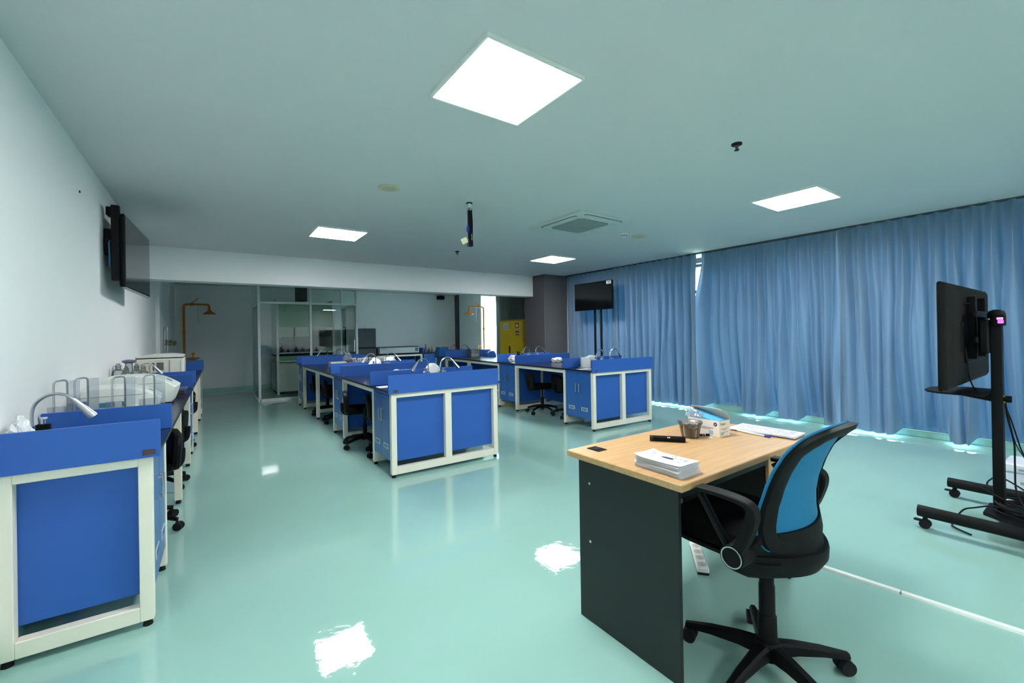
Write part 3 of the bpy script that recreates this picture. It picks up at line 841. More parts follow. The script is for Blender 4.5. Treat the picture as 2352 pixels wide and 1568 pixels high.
# open box of face masks
t = thing('mask_box', 'open white cardboard box of pale blue face masks on the desk', 'box', (2.120, 1.182, DT), -0.05)
CARD = mat('white_card', rgb(236, 230, 218), 0.6)
bw, bl, bh = 0.092, 0.182, 0.083
b_ = MB().box((0, 0, 0), (bw, bl, 0.002)).box((0, 0, 0), (0.0015, bl, bh)).box((bw - 0.0015, 0, 0), (bw, bl, bh)).box((0, 0, 0), (bw, 0.0015, bh)).box((0, bl - 0.0015, 0), (bw, bl, bh))
obj('carton', b_, CARD, t)
P = []
for i in range(9):
    v = i / 8; row_ = []
    for j in range(11):
        u = j / 10
        row_.append((bw - 0.05 * v ** 1.6 + 0.004 * math.sin(u * 5), bl * u, bh + 0.062 * v - 0.012 * v * v + 0.004 * math.sin(u * PI) * v))
    P.append(row_)
lid = obj('lid_flap', MB().grid(P, thick=0.0014), CARD, t)
obj('lid_tuck', MB().grid([[(bw - 0.05 - 0.016 * v, bl * (0.02 + 0.96 * u), bh + 0.050 + 0.003 * math.sin(u * PI) + 0.008 * v) for u in [q / 10 for q in range(11)]] for v in (0, 0.5, 1)], thick=0.0014), CARD, lid)
mm = mat('pale_blue_mask_fabric', rgb(92, 178, 226), 0.8)
for k in range(6):
    P = []
    for i in range(13):
        v = i / 12; row_ = []
        for j in range(9):
            u = j / 8
            x = 0.006 + 0.078 * u
            z = bh - 0.034 + 0.0055 * k + 0.034 * math.sin(u * PI * 0.55 + 0.4) * (0.45 + 0.62 * v) + 0.022 * v + 0.0015 * math.sin(u * 26)
            row_.append((x, 0.012 + 0.162 * v, z - 0.008))
        P.append(row_)
    obj('face_mask', MB().grid(P, thick=0.0016), mm, t)
P = []
for i in range(15):
    v = i / 14; row_ = []
    for j in range(15):
        u = j / 14
        n = noise.noise(Vector((u * 6, v * 6, 2)))
        row_.append((-0.006 + 0.05 * u, bl * (0.55 + 0.52 * v), bh + 0.004 + 0.040 * math.sin(u * PI * 0.6) * (0.3 + 0.9 * v) + 0.011 * n))
    P.append(row_)
obj('plastic_wrap', MB().grid(P, thick=0.0004), FILM, t, smooth=15)
# printing on the box
VIOLET = mat('violet_print', rgb(72, 50, 110), 0.6); OLIVE = mat('olive_print', rgb(96, 112, 72), 0.6); GRYP = mat('grey_print', rgb(130, 126, 118), 0.6); PBLUE = mat('pale_blue_print', rgb(160, 190, 214), 0.6)
Ml = Matrix(((0, 0, -1, -0.0004), (-1, 0, 0, 0), (0, 1, 0, 0), (0, 0, 0, 1)))      # long side, faces -x
Ms = Matrix(((1, 0, 0, 0), (0, 0, -1, -0.0004), (0, 1, 0, 0), (0, 0, 0, 1)))       # short side, faces -y
obj('round_mark', MB().cyl((-0.0006, 0.022, 0.064), (0.0004, 0.022, 0.064), 0.010, seg=24), VIOLET, t)
text_mesh('mark_letters', '50s', 0.007, PAPER, t, Matrix.Translation((-0.0006, 0.022, 0.064)) @ Ml)
text_mesh('box_lettering', 'Onlen', 0.021, OLIVE, t, Matrix.Translation((0, 0.152, 0.060)) @ Ml)
text_mesh('box_lettering', 'Onlen', 0.018, OLIVE, t, Matrix.Translation((0.030, 0, 0.066)) @ Ms)
ln = MB()
rr = random.Random(9)
for (ya, yb, z) in ((0.034, 0.105, 0.041), (0.050, 0.105, 0.034)):
    y = ya
    while y < yb:
        w = rr.uniform(0.003, 0.009); ln.box((-0.0005, y, z), (0.0005, min(y + w, yb), z + 0.0035)); y += w + 0.002
for (xa, xb, z) in ((0.014, 0.074, 0.040), (0.032, 0.060, 0.033), (0.012, 0.074, 0.021), (0.012, 0.040, 0.016), (0.012, 0.036, 0.011)):
    x = xa
    while x < xb:
        w = rr.uniform(0.003, 0.009); ln.box((x, -0.0005, z), (min(x + w, xb), 0.0005, z + 0.003)); x += w + 0.002
obj('small_print', ln, GRYP, t)
obj('printed_picture', MB().box((-0.0005, 0.034, 0.010), (0.0005, 0.060, 0.030)), PBLUE, t)

# lighter-like stick and paper scrap
t = thing('usb_stick', 'dark red and black memory stick beside the mask box', 'memory stick', (2.098, 1.258, DT), -0.72)
obj('stick_body', MB().box((0.0, -0.008, 0), (0.032, 0.008, 0.010), 0.003), BLACKP, t)
obj('stick_cap', MB().box((-0.030, -0.008, 0), (-0.004, 0.008, 0.010), 0.003), mat('dark_red_plastic', rgb(92, 18, 22), 0.35), t)
obj('stick_collar', MB().box((-0.005, -0.007, 0.001), (0.001, 0.007, 0.009)), GPLASTIC, t)
obj('stick_stripe', MB().box((0.006, -0.0083, 0.003), (0.010, 0.0083, 0.0103)), WPLASTIC, t)
tag(obj('paper_scrap', MB().grid([[(2.074 + 0.011 * i, 1.202 + 0.007 * j, DT + 0.001 + 0.002 * ((i + j) % 2)) for j in range(3)] for i in range(3)], thick=0.0005), PAPER), 'tiny white paper scrap on the desk in front of the mask box', 'scrap')

# papers, notebook and pen
t = thing('notebook', 'dark blue notebook under the white papers on the far side of the desk', 'notebook', (2.452, 1.090, DT), 0.06)
obj('notebook_cover', MB().box((-0.098, -0.150, 0), (0.034, 0.140, 0.0012), 0.0004).box((-0.098, -0.150, 0.006), (0.034, 0.140, 0.0072), 0.0004).box((0.033, -0.150, 0), (0.034, 0.140, 0.0072)), mat('dark_blue_card', rgb(48, 58, 110), 0.6), t)
obj('notebook_pages', MB().box((-0.096, -0.148, 0.0012), (0.033, 0.138, 0.006)), PAPER, t)
for k in range(4):
    sh = MB(); M = Matrix.Rotation(0.03 - 0.02 * k, 4, 'Z')
    P = [[(-0.112 + 0.148 * i / 4 + 0.004 * k, -0.158 + 0.316 * j / 6, 0.0004 * math.sin(i * 2 + j)) for j in range(7)] for i in range(5)]
    sh.grid(P, M=M, thick=0.0006)
    o = tag(obj('paper_sheet', sh, PAPER, loc=(2.448, 1.092, DT + 0.0086 + 0.0018 * k), rz=0.05),
            ['lowest white sheet on the blue notebook', 'second lowest white sheet on the blue notebook', 'second from top white sheet on the blue notebook', 'topmost white sheet with faint print on the blue notebook'][k], 'paper', 'white sheets on the blue notebook')
    if k == 3:
        g = MB()
        rr = random.Random(4)
        for q in range(10):
            x = -0.085 + 0.012 * q; y = -0.13
            while y < 0.12:
                w = rr.uniform(0.006, 0.03)
                if rr.random() < 0.75:
                    g.box((x, y, 0.0007), (x + 0.002, y + w, 0.0013))
                y += w + 0.005
        obj('printed_lines', g, INKG, o)
t = thing('pen', 'slim white pen lying along the edge of the papers', 'pen', (0, 0, 0))
obj('pen_barrel', MB().cyl((2.331, 1.200, DT + 0.0052), (2.312, 1.050, DT + 0.0052), 0.0045, seg=12), WPLASTIC, t)
obj('pen_tip', MB().cyl((2.331, 1.200, DT + 0.0052), (2.3328, 1.214, DT + 0.0052), 0.0042, 0.001, 12), mat('dark_red_plastic', rgb(92, 18, 22), 0.35), t)
obj('pen_cap', MB().cyl((2.312, 1.050, DT + 0.0052), (2.3085, 1.022, DT + 0.0052), 0.005, seg=12), mat('blue_plug', rgb(30, 60, 170), 0.4), t)

# power strip, conduit, floor scrap
t = thing('power_strip', 'white power strip with four round sockets on the floor under the desk', 'power strip', (2.245, 1.385, 0), math.atan2(0.2, 0.24))
obj('strip_body', MB().box((-0.155, -0.028, 0.0), (0.155, 0.028, 0.012), 0.003), DARKSL, t)
obj('strip_cover', MB().box((-0.155, -0.030, 0.011), (0.155, 0.030, 0.038), 0.006), WPLASTIC, t)
for k in range(4):
    o = obj('socket', MB().lathe([(0.021, 0.038), (0.022, 0.0395), (0.0195, 0.0395), (0.018, 0.0385), (0.0005, 0.0383)], c=(-0.110 + 0.068 * k, 0, 0), seg=24), mat('pale_grey_socket', rgb(196, 194, 186), 0.5), t)
    obj('socket_hole', MB().cyl((-0.110 + 0.068 * k - 0.008, 0, 0.0384), (-0.110 + 0.068 * k - 0.008, 0, 0.039), 0.0025, seg=8).cyl((-0.110 + 0.068 * k + 0.008, 0, 0.0384), (-0.110 + 0.068 * k + 0.008, 0, 0.039), 0.0025, seg=8), DARKSL, o)
cd = MB()
cd.prism([(-0.019, 0), (0.019, 0), (0.014, 0.011), (0.006, 0.014), (-0.006, 0.014), (-0.014, 0.011)], 'y', -1.5, 0.0)
o = obj('cable_cover', cd, mat('white_cable_cover', rgb(226, 232, 228), 0.4), loc=(2.675, 1.24, 0), rz=0.115)
tag(o, 'white half round cable cover strip running across the floor behind the desk chair', 'cable cover')
obj('cover_joint', MB().box((-0.0195, -0.62, 0), (0.0195, -0.612, 0.0146), 0.003), GPLASTIC, o)
tag(obj('white_pellet', MB().lathe([(0.020, 0), (0.021, 0.012), (0.018, 0.022), (0.0005, 0.023)], seg=20), WPLASTIC, loc=(3.90, 2.04, 0)), 'small white lump on the floor just beyond the desk', 'lump')
fd = MB().cyl((0, 0, 0.0), (0, 0, 0.004), 0.09, seg=4)
tag(obj('floor_drain', MB().box((-0.12, -0.07, 0), (0.12, 0.07, 0.004), 0.001).box((-0.1, -0.05, 0.004), (0.1, 0.05, 0.005)), mat('dull_metal', rgb(104, 122, 116), 0.5, metal=0.6), loc=(1.10, 9.55, 0), rz=0.1), 'flat floor drain before the glass cubicle', 'drain')

# ------------------------------------------------------------------ blue mesh office chair
def office_chair(loc, rz):
    t = thing('office_chair', 'black swivel chair with a teal blue mesh back at the desk', 'chair', loc, rz)
    FW_ = 0.035
    # base
    for k in range(5):
        a = CH_BASE + 2 * PI * k / 5
        R = Matrix.Rotation(a, 4, 'Z')
        secs = []
        for r_, w, zt, zb in ((0.02, 0.030, 0.118, 0.070), (0.10, 0.026, 0.112, 0.075), (0.20, 0.021, 0.096, 0.068), (0.275, 0.017, 0.078, 0.056), (0.300, 0.014, 0.072, 0.056)):
            secs.append([R @ Vector((r_, -w, zb)), R @ Vector((r_, w, zb)), R @ Vector((r_, w * 0.85, zt - 0.008)), R @ Vector((r_, w * 0.5, zt)), R @ Vector((r_, -w * 0.5, zt)), R @ Vector((r_, -w * 0.85, zt - 0.008))])
        g = obj('leg', MB().loft(secs), BLACKP, t)
        w = MB().cyl((0.285, 0, 0.046), (0.285, 0, 0.066), 0.009, M=R)
        w.cyl((0.285, -0.026, 0.027), (0.285, -0.005, 0.027), 0.027, seg=22, M=R).cyl((0.285, 0.005, 0.027), (0.285, 0.026, 0.027), 0.027, seg=22, M=R)
        w.sphere((0.285, 0, 0.034), 0.022, 14, (1.0, 0.95, 0.9), M=R)
        obj('caster', w, RUBBER, g)
    obj('hub', MB().lathe([(0.038, 0.055), (0.046, 0.07), (0.044, 0.115), (0.036, 0.122)], seg=24), BLACKP, t)
    gc = MB().lathe([(0.034, 0.115), (0.032, 0.215), (0.030, 0.220), (0.028, 0.222), (0.0275, 0.330), (0.025, 0.335), (0.024, 0.455)], seg=24)
    obj('gas_column', gc, BLACKP, t)
    obj('tilt_lever', MB().tube([(0.02, 0.06, 0.455), (0.10, 0.10, 0.45), (0.17, 0.12, 0.44)], 0.006, 8).box((0.15, 0.105, 0.432), (0.20, 0.135, 0.446), 0.006), BLACKP, t)
    obj('mechanism', MB().box((-0.09, -0.10, 0.435), (0.09, 0.12, 0.485), 0.012), BLACKM, t)
    # seat shell and cushion
    sec = []
    for z, k, dy in ((0.395, 0.72, 0.04), (0.40, 0.85, 0.04), (0.415, 0.97, 0.045), (0.432, 1.0, 0.05)):
        sec.append([(x * k, y * k + dy + FW_, z + 0.078 + 0.02 * max(0, y - 0.05)) for x, y in rrect(0.47, 0.44, 0.11, 6)])
    obj('seat_shell', MB().loft(sec), BLACKP, t)
    sec = []
    for z, k in ((0.428, 0.97), (0.445, 1.02), (0.475, 1.02), (0.495, 0.96), (0.503, 0.82), (0.504, 0.5)):
        sec.append([(x * k, y * k + 0.065 + FW_, z + 0.078 + 0.02 * max(0, y - 0.05) - 0.028 * max(0, (y - 0.14) / 0.1) ** 2 * (z > 0.45)) for x, y in rrect(0.45, 0.42, 0.11, 6)])
    obj('seat_cushion', MB().loft(sec), BLACKF, t)
    # backrest surface
    prof = [(0.40, -0.115), (0.46, -0.135), (0.52, -0.150), (0.58, -0.150), (0.64, -0.142), (0.70, -0.142), (0.76, -0.152), (0.82, -0.170), (0.88, -0.195), (0.94, -0.228), (1.02, -0.285)]
    def yb(z, x):
        for (z0, y0), (z1, y1) in zip(prof, prof[1:]):
            if z <= z1:
                k = (z - z0) / (z1 - z0); break
        return y0 + (y1 - y0) * k + 1.35 * x * x
    half = [(0.0, 0.545), (0.09, 0.543), (0.175, 0.548), (0.212, 0.575), (0.220, 0.62), (0.211, 0.68), (0.200, 0.74), (0.194, 0.80), (0.186, 0.86), (0.174, 0.91), (0.142, 0.952), (0.085, 0.976), (0.0, 0.984)]
    path = smooth_path([(x, 0, z) for x, z in half], 4)
    loop = [(p.x, p.z) for p in path] + [(-p.x, p.z) for p in reversed(path[1:-1])]
    n = len(loop)
    q = bmesh.new(); rings = []; front = []
    for i in range(n):
        x, z = loop[i]
        a, b = loop[i - 1], loop[(i + 1) % n]
        tx, tz = b[0] - a[0], b[1] - a[1]; l = math.hypot(tx, tz) or 1; ox, oz = tz / l, -tx / l
        wd = 0.046 if abs(x) > 0.12 else 0.040
        ring = []
        tk_ = 1 + 0.9 * min(1, max(0, (z - 0.88) / 0.08))
        for u, v in ((0, -0.008), (0.004, -0.013), (0.5, -0.016), (0.95, -0.012), (1, -0.006), (1, 0.004), (0.9, 0.009), (0.1, 0.009), (0, 0.006)):
            xx, zz = x - ox * wd * u, z - oz * wd * u
            ring.append(q.verts.new((xx, yb(zz, xx) + v * tk_, zz)))
        rings.append(ring); front.append((x, yb(z, x) + 0.008, z))
    for i in range(n):
        a, b = rings[i], rings[(i + 1) % n]
        for k in range(len(a)):
            q.faces.new((a[k], a[(k + 1) % len(a)], b[(k + 1) % len(a)], b[k]))
    bmesh.ops.recalc_face_normals(q, faces=q.faces[:])
    mb = MB(); mb._merge(q)
    fr = obj('back_frame', mb, BLACKP, t)
    BLM = mat('teal_blue_mesh', rgb(0, 112, 158), 0.6, bump=0.35, bscale=420)
    obj('piping', MB().tube(front, 0.005, 8, closed=True), BLM, fr)
    P = []
    for i in range(31):
        z = 0.575 + (0.955 - 0.575) * i / 30
        hw = 0.0
        for (x0, z0), (x1, z1) in zip(half[3:], half[4:]):
            if z0 <= z <= z1:
                hw = x0 + (x1 - x0) * (z - z0) / (z1 - z0)
        if z < half[3][1]:
            hw = 0.192
        hw = max(0.06, hw - 0.016)
        P.append([(hw * (2 * j / 16 - 1), yb(z, hw * (2 * j / 16 - 1)) - 0.001, z) for j in range(17)])
    obj('mesh_panel', MB().grid(P, thick=0.003), BLM, t)
    # lower shell: a bowl that wraps the rear of the seat, with a projecting lip
    def bowl(rows, th):
        sec = []
        for z, w, y0, c in rows:
            r_ = []
            for j in range(21):
                x = w * (2 * j / 20 - 1); r_.append((x, y0 + c * x * x, z))
            for j in range(21):
                x = w * (1 - 2 * j / 20); r_.append((x, y0 + c * x * x + th, z))
            sec.append(r_)
        return MB().loft(sec)
    sh = obj('lower_shell', bowl([(0.424, 0.10, -0.02, 2.0), (0.428, 0.15, -0.08, 2.4), (0.438, 0.20, -0.135, 2.6), (0.458, 0.234, -0.175, 2.6), (0.490, 0.246, -0.194, 2.6), (0.522, 0.246, -0.196, 2.5), (0.532, 0.244, -0.192, 2.4), (0.536, 0.242, -0.178, 2.3), (0.56, 0.240, -0.172, 2.0), (0.585, 0.232, -0.168, 1.7), (0.612, 0.222, -0.160, 1.45)], 0.04), BLACKP, t)
    obj('shell_label', MB().box((-0.022, -0.006, -0.008), (0.022, 0.006, 0.008), 0.002, M=Matrix.Translation((0.135, -0.194 + 2.6 * 0.135 ** 2, 0.505)) @ Matrix.Rotation(math.atan(5.2 * 0.135), 4, 'Z')), GPLASTIC, sh)
    # arms
    for s in (-1, 1):
        X = s * 0.285
        pv = (X, -0.085, 0.425)
        pth = smooth_path([(X, -0.036, 0.55), (X, -0.062, 0.60), (X, -0.082, 0.655), (X, -0.092, 0.700), (X, -0.082, 0.722), (X, -0.05, 0.733), (X, 0.02, 0.738), (X, 0.095, 0.736)], 5)
        wid = 0.024
        secs = []
        m_ = len(pth)
        for i, p in enumerate(pth):
            d = (pth[min(i + 1, m_ - 1)] - pth[max(i - 1, 0)]).normalized()
            nn = Vector((0, -d.z, d.y)); f = i / (m_ - 1)
            th_ = 0.017 - 0.008 * min(1, max(0, f - 0.35) / 0.3)
            secs.append([p + Vector((wid, 0, 0)) + nn * th_ * 0.6, p + Vector((wid * 0.8, 0, 0)) + nn * th_, p - Vector((wid * 0.8, 0, 0)) + nn * th_, p - Vector((wid, 0, 0)) + nn * th_ * 0.6,
                         p - Vector((wid * 0.85, 0, 0)) - nn * th_, p + Vector((wid * 0.85, 0, 0)) - nn * th_])
        ar = obj('armrest', MB().loft(secs), BLACKP, t)
        obj('arm_strut', MB().tube(smooth_path([(X, 0.092, 0.716), (X, 0.075, 0.692), (X, 0.03, 0.62), (X, -0.02, 0.545)], 4), 0.011, 8, flat=1.5), BLACKP, ar)
        obj('arm_pivot', MB().cyl((X - s * 0.08, -0.03, 0.54), (X + s * 0.022, -0.03, 0.54), 0.042, 0.040, 28).box((X - s * 0.08 - 0.02, -0.06, 0.49), (X - s * 0.08 + 0.02, 0.03, 0.56), 0.01), BLACKP, ar)
        obj('pivot_ring', MB().lathe([(0.035, 0.022), (0.0355, 0.0245), (0.032, 0.0245), (0.0315, 0.022)], seg=32, M=Matrix.Translation((X, -0.03, 0.54)) @ Matrix.Rotation(s * PI / 2, 4, 'Y'), cap=False), STEEL, ar)
    return t
CH_BASE = math.radians(107 - (CHAIR_A - 90))
office_chair((1.722, 0.785, 0), math.radians(CHAIR_A - 90))
# ------------------------------------------------------------------ televisions and stands
# wheeled stand on the right
t = thing('television_stand', 'black wheeled television stand with a small shelf and hanging cables at the right edge', 'television stand', (4.20, 0.462, 0))
legs = (-0.43, 0.43)
for x in legs:
    g = obj('leg', MB().tube([(x, 0.31, 0.105), (x * 0.98, -0.05, 0.105), (x * 0.98, -0.46, 0.105)], 0.036, 14, flat=1.0), BLACKM, t)
    for y in (0.275, -0.42):
        w = MB().cyl((x, y, 0.055), (x, y, 0.075), 0.012)
        w.cyl((x - 0.022, y, 0.028), (x - 0.005, y, 0.028), 0.028, seg=20).cyl((x + 0.005, y, 0.028), (x + 0.022, y, 0.028), 0.028, seg=20)
        w.box((x - 0.012, y - 0.014, 0.03), (x + 0.012, y + 0.014, 0.062), 0.005).box((x - 0.015, y + 0.02, 0.038), (x + 0.015, y + 0.055, 0.05), 0.004)
        obj('caster', w, RUBBER, g)
obj('base_plate', MB().prism([(-0.42, -0.12), (-0.20, -0.06), (-0.12, 0.06), (0.12, 0.06), (0.20, -0.06), (0.42, -0.12), (0.42, -0.26), (-0.42, -0.26)], 'z', 0.075, 0.10, bev=0.006), BLACKM, t)
obj('post', MB().box((-0.04, -0.026, 0.08), (0.04, 0.026, 1.36), 0.012, seg=2).lathe([(0.042, 1.35), (0.042, 1.375), (0.034, 1.395), (0.015, 1.405), (0.0005, 1.406)], seg=24), BLACKM, t)
sh = MB().prism([(-0.22, 0.03), (0.22, 0.03), (0.24, 0.14), (0.22, 0.25), (0.16, 0.31), (0.08, 0.335), (-0.08, 0.335), (-0.16, 0.31), (-0.22, 0.25), (-0.24, 0.14)], 'z', 0.853, 0.865, bev=0.004)
sh.prism([(0.026, 0.853), (0.30, 0.853), (0.026, 0.805)], 'x', -0.02, 0.02)
sf = obj('shelf', sh, BLACKP, t)
obj('clamp_knob', MB().cyl((0.0, -0.026, 0.825), (0.0, -0.06, 0.825), 0.022, seg=12).cyl((0.04, 0, 0.82), (0.066, 0, 0.82), 0.02, seg=12), BLACKP, sf)
obj('brass_screw', MB().cyl((-0.015, -0.026, 0.845), (-0.015, -0.034, 0.845), 0.009, seg=10).cyl((-0.015, -0.026, 0.805), (-0.015, -0.034, 0.805), 0.009, seg=10), mat('brass', rgb(190, 160, 60), 0.3, metal=1.0), sf)
obj('mount_bracket', MB().box((0.0, 0.09, 1.08), (0.03, 0.132, 1.50), 0.004).box((0.36, 0.09, 1.08), (0.39, 0.132, 1.50), 0.004).box((-0.12, 0.07, 1.19), (0.46, 0.09, 1.23), 0.004).box((-0.12, 0.07, 1.36), (0.46, 0.09, 1.40), 0.004).box((-0.08, 0.026, 1.12), (0.12, 0.07, 1.34), 0.008), BLACKM, t)
cb = MB()
cb.tube(smooth_path([(0.05, 0.03, 1.20), (0.09, 0.03, 1.0), (0.06, -0.02, 0.84), (0.09, -0.03, 0.70), (0.17, -0.05, 0.52), (0.19, -0.05, 0.36), (0.12, -0.06, 0.22), (0.05, -0.10, 0.13)]), 0.005)
cb.tube(smooth_path([(0.05, -0.02, 0.80), (0.10, -0.05, 0.66), (0.13, -0.08, 0.50), (0.19, -0.10, 0.40), (0.16, -0.12, 0.26), (0.06, -0.14, 0.14)]), 0.004)
cb.tube(smooth_path([(0.05, -0.03, 0.78), (0.08, -0.06, 0.55), (0.14, -0.10, 0.42), (0.22, -0.09, 0.36), (0.20, -0.12, 0.30), (0.15, -0.13, 0.33), (0.19, -0.12, 0.38)]), 0.003)
obj('hanging_cable', cb, RUBBER, t)
cb = MB(); rr = random.Random(8)
pts = []
for k in range(60):
    a = k * 0.62; r_ = 0.10 + 0.05 * rr.random()
    pts.append((-0.02 + r_ * 1.25 * math.cos(a), -0.13 + r_ * math.sin(a), 0.112 + 0.0009 * k + 0.01 * rr.random()))
cb.tube(smooth_path(pts, 3), 0.006, 6)
cb.tube(smooth_path([(-0.10, -0.1, 0.13), (-0.16, 0.0, 0.16), (-0.21, 0.08, 0.14), (-0.20, 0.14, 0.10), (-0.24, 0.18, 0.012), (-0.30, 0.16, 0.008), (-0.36, 0.08, 0.008)]), 0.005)
cb.tube(smooth_path([(-0.08, -0.2, 0.13), (-0.14, -0.05, 0.20), (-0.11, 0.08, 0.26), (-0.02, 0.10, 0.24), (0.03, 0.06, 0.22), (0.08, 0.06, 0.25), (0.18, 0.02, 0.27), (0.28, -0.06, 0.20), (0.30, -0.14, 0.13)]), 0.005)
obj('coiled_cable', cb, RUBBER, t)
obj('cable_adapter', MB().box((-0.03, -0.20, 0.112), (0.07, -0.15, 0.145), 0.008).box((-0.12, -0.19, 0.112), (-0.06, -0.16, 0.135), 0.006), BLACKP, t)
t = thing('media_box', 'small black box with glowing pink and violet lights on top of the wheeled stand', 'media box', (4.185, 0.448, 1.335))
obj('box_body', MB().box((-0.05, -0.026, -0.035), (0.05, 0.022, 0.035), 0.008, seg=2), BLACKP, t)
def led(nm, c, s):
    return mat(nm, c, 0.4, emit=c, estr=s)
obj('pink_light', MB().box((-0.054, -0.022, 0.004), (-0.049, 0.006, 0.018), 0.002), led('pink_light', (1.0, 0.12, 0.35, 1), 0.9), t)
obj('violet_light', MB().box((-0.054, -0.024, -0.020), (-0.049, 0.002, 0.001), 0.002), led('violet_light', (0.20, 0.05, 1.0, 1), 1.2), t)

t = thing('television', 'television seen from behind, hung on the wheeled stand at the right edge', 'television', (4.45, 0.615, 0))
w2, zb, ztp = 0.72, 0.895, 1.585
obj('screen_panel', MB().box((-w2, 0.022, zb), (w2, 0.045, ztp), 0.006), BLACKP, t)
obj('screen', MB().box((-w2 + 0.012, 0.044, zb + 0.014), (w2 - 0.012, 0.0465, ztp - 0.012)), SCREEN, t)
bk = MB(); secs = []
for y, k in ((0.022, 0.985), (0.006, 0.97), (-0.010, 0.90), (-0.014, 0.80)):
    secs.append([(x * k, y, (zb + ztp) / 2 + z * k) for x, z in rrect(2 * w2, ztp - zb, 0.02, 3)])
bk.loft(secs)
bk = obj('rear_housing', bk, TVBACK, t)
obj('connector_bay', MB().box((-0.42, -0.020, 1.13), (-0.30, -0.008, 1.33), 0.004).box((-0.30, -0.024, 1.05), (0.34, -0.010, 1.18), 0.008), BLACKP, bk)
obj('power_lead', MB().tube(smooth_path([(-0.33, -0.02, 1.15), (-0.36, -0.035, 1.05), (-0.33, -0.04, 0.95), (-0.22, -0.06, 0.86), (-0.13, -0.14, 0.83)]), 0.004), RUBBER, t)
obj('signal_lead', MB().tube(smooth_path([(-0.36, -0.02, 1.45), (-0.28, -0.035, 1.452), (-0.2, -0.03, 1.45)]), 0.003), RUBBER, t)

t = thing('storage_box', 'white plastic storage box on the floor behind the wheeled television stand', 'box', (5.34, 0.38, 0))
LAV = mat('lavender_white_plastic', rgb(220, 222, 236), 0.4)
obj('box_body', MB().box((-0.16, -0.16, 0.0), (0.16, 0.16, 0.135), 0.015, seg=2), LAV, t)
obj('box_lid', MB().box((-0.17, -0.17, 0.138), (0.17, 0.17, 0.21), 0.03, seg=3), LAV, t)
obj('grip', MB().box((-0.176, -0.06, 0.055), (-0.155, 0.08, 0.075), 0.004).box((-0.178, -0.06, 0.160), (-0.165, 0.09, 0.178), 0.004), GPLASTIC, t)

# television on twin poles before the curtains
t = thing('pole_stand', 'tall stand of two thin black poles before the blue curtain', 'television stand', (6.27, 5.95, 0))
for y in (-0.082, 0.082):
    obj('pole', MB().cyl((0.02, y, 0.02), (0.02, y, 2.1), 0.022, seg=14), BLACKM, t)
obj('base_plate', MB().box((-0.22, -0.36, 0.0), (0.20, 0.36, 0.022), 0.006), BLACKM, t)
obj('mount_bracket', MB().box((-0.012, -0.22, 1.86), (0.005, 0.22, 1.92)).box((-0.012, -0.22, 2.02), (0.005, 0.22, 2.08)).box((-0.045, -0.20, 1.84), (-0.012, -0.17, 2.1)).box((-0.045, 0.17, 1.84), (-0.012, 0.20, 2.1)), BLACKM, t)
t = thing('television', 'switched off television with a white sticker on twin poles before the curtain', 'television', (6.205, 5.99, 0))
obj('screen_panel', MB().box((-0.022, -0.505, 1.738), (0.02, 0.505, 2.288), 0.006), BLACKP, t)
obj('screen', MB().box((-0.0245, -0.495, 1.752), (-0.021, 0.495, 2.279)), SCREEN, t)
sk = obj('sticker', MB().box((-0.0255, -0.488, 2.215), (-0.024, -0.37, 2.275)), WPLASTIC, t)
obj('sticker_print', MB().box((-0.0262, -0.478, 2.225), (-0.0252, -0.385, 2.232)).box((-0.0262, -0.478, 2.24), (-0.0252, -0.40, 2.247)).box((-0.0262, -0.478, 2.255), (-0.0252, -0.39, 2.266)), INK, sk)

# wall television, upper left
ang = math.atan2(1.09, 0.06) 
t = thing('television', 'flat television on a black bracket high on the left wall', 'television', (-0.533, 5.265, 2.037), ang)   # local x runs along the screen, -y faces the room
obj('screen_panel', MB().box((-0.545, 0.0, -0.302), (0.545, 0.026, 0.302), 0.006), BLACKP, t)
obj('screen', MB().box((-0.533, -0.0025, -0.287), (0.533, 0.001, 0.291)), SCREEN, t)
hs = MB(); secs = []
for y, k in ((0.024, 0.98), (0.042, 0.94), (0.054, 0.8), (0.056, 0.6)):
    secs.append([(x * k, y, z * k - 0.01) for x, z in rrect(1.09, 0.60, 0.03, 3)])
obj('rear_housing', hs.loft(secs), TVBACK, t)
obj('bezel_strip', MB().box((-0.54, -0.004, -0.312), (0.54, 0.022, -0.300), 0.003), GPLASTIC, t)
obj('wall_bracket', MB().box((-0.535, 0.034, -0.25), (-0.49, 0.088, 0.37), 0.004).box((-0.50, 0.05, 0.29), (-0.40, 0.125, 0.36), 0.004).box((0.24, 0.06, -0.25), (0.29, 0.125, 0.30), 0.004).box((-0.50, 0.08, 0.05), (0.28, 0.135, 0.11), 0.004).box((-0.28, 0.05, -0.13), (0.18, 0.09, 0.16), 0.004).box((-0.48, 0.08, -0.03), (-0.40, 0.140, 0.18), 0.004), BLACKM, t)
obj('blue_lead', MB().tube(smooth_path([(-0.47, 0.10, 0.08), (-0.535, 0.098, 0.06), (-0.545, 0.095, -0.04), (-0.52, 0.10, -0.14)]), 0.006), mat('blue_cable', rgb(40, 90, 130), 0.5), t)
tag(obj('screw_fixing', MB().cyl((XL, 4.02, 2.30), (XL + 0.006, 4.02, 2.30), 0.008, seg=12), DARKSL), 'tiny dark fixing left in the wall before the wall television', 'fixing')

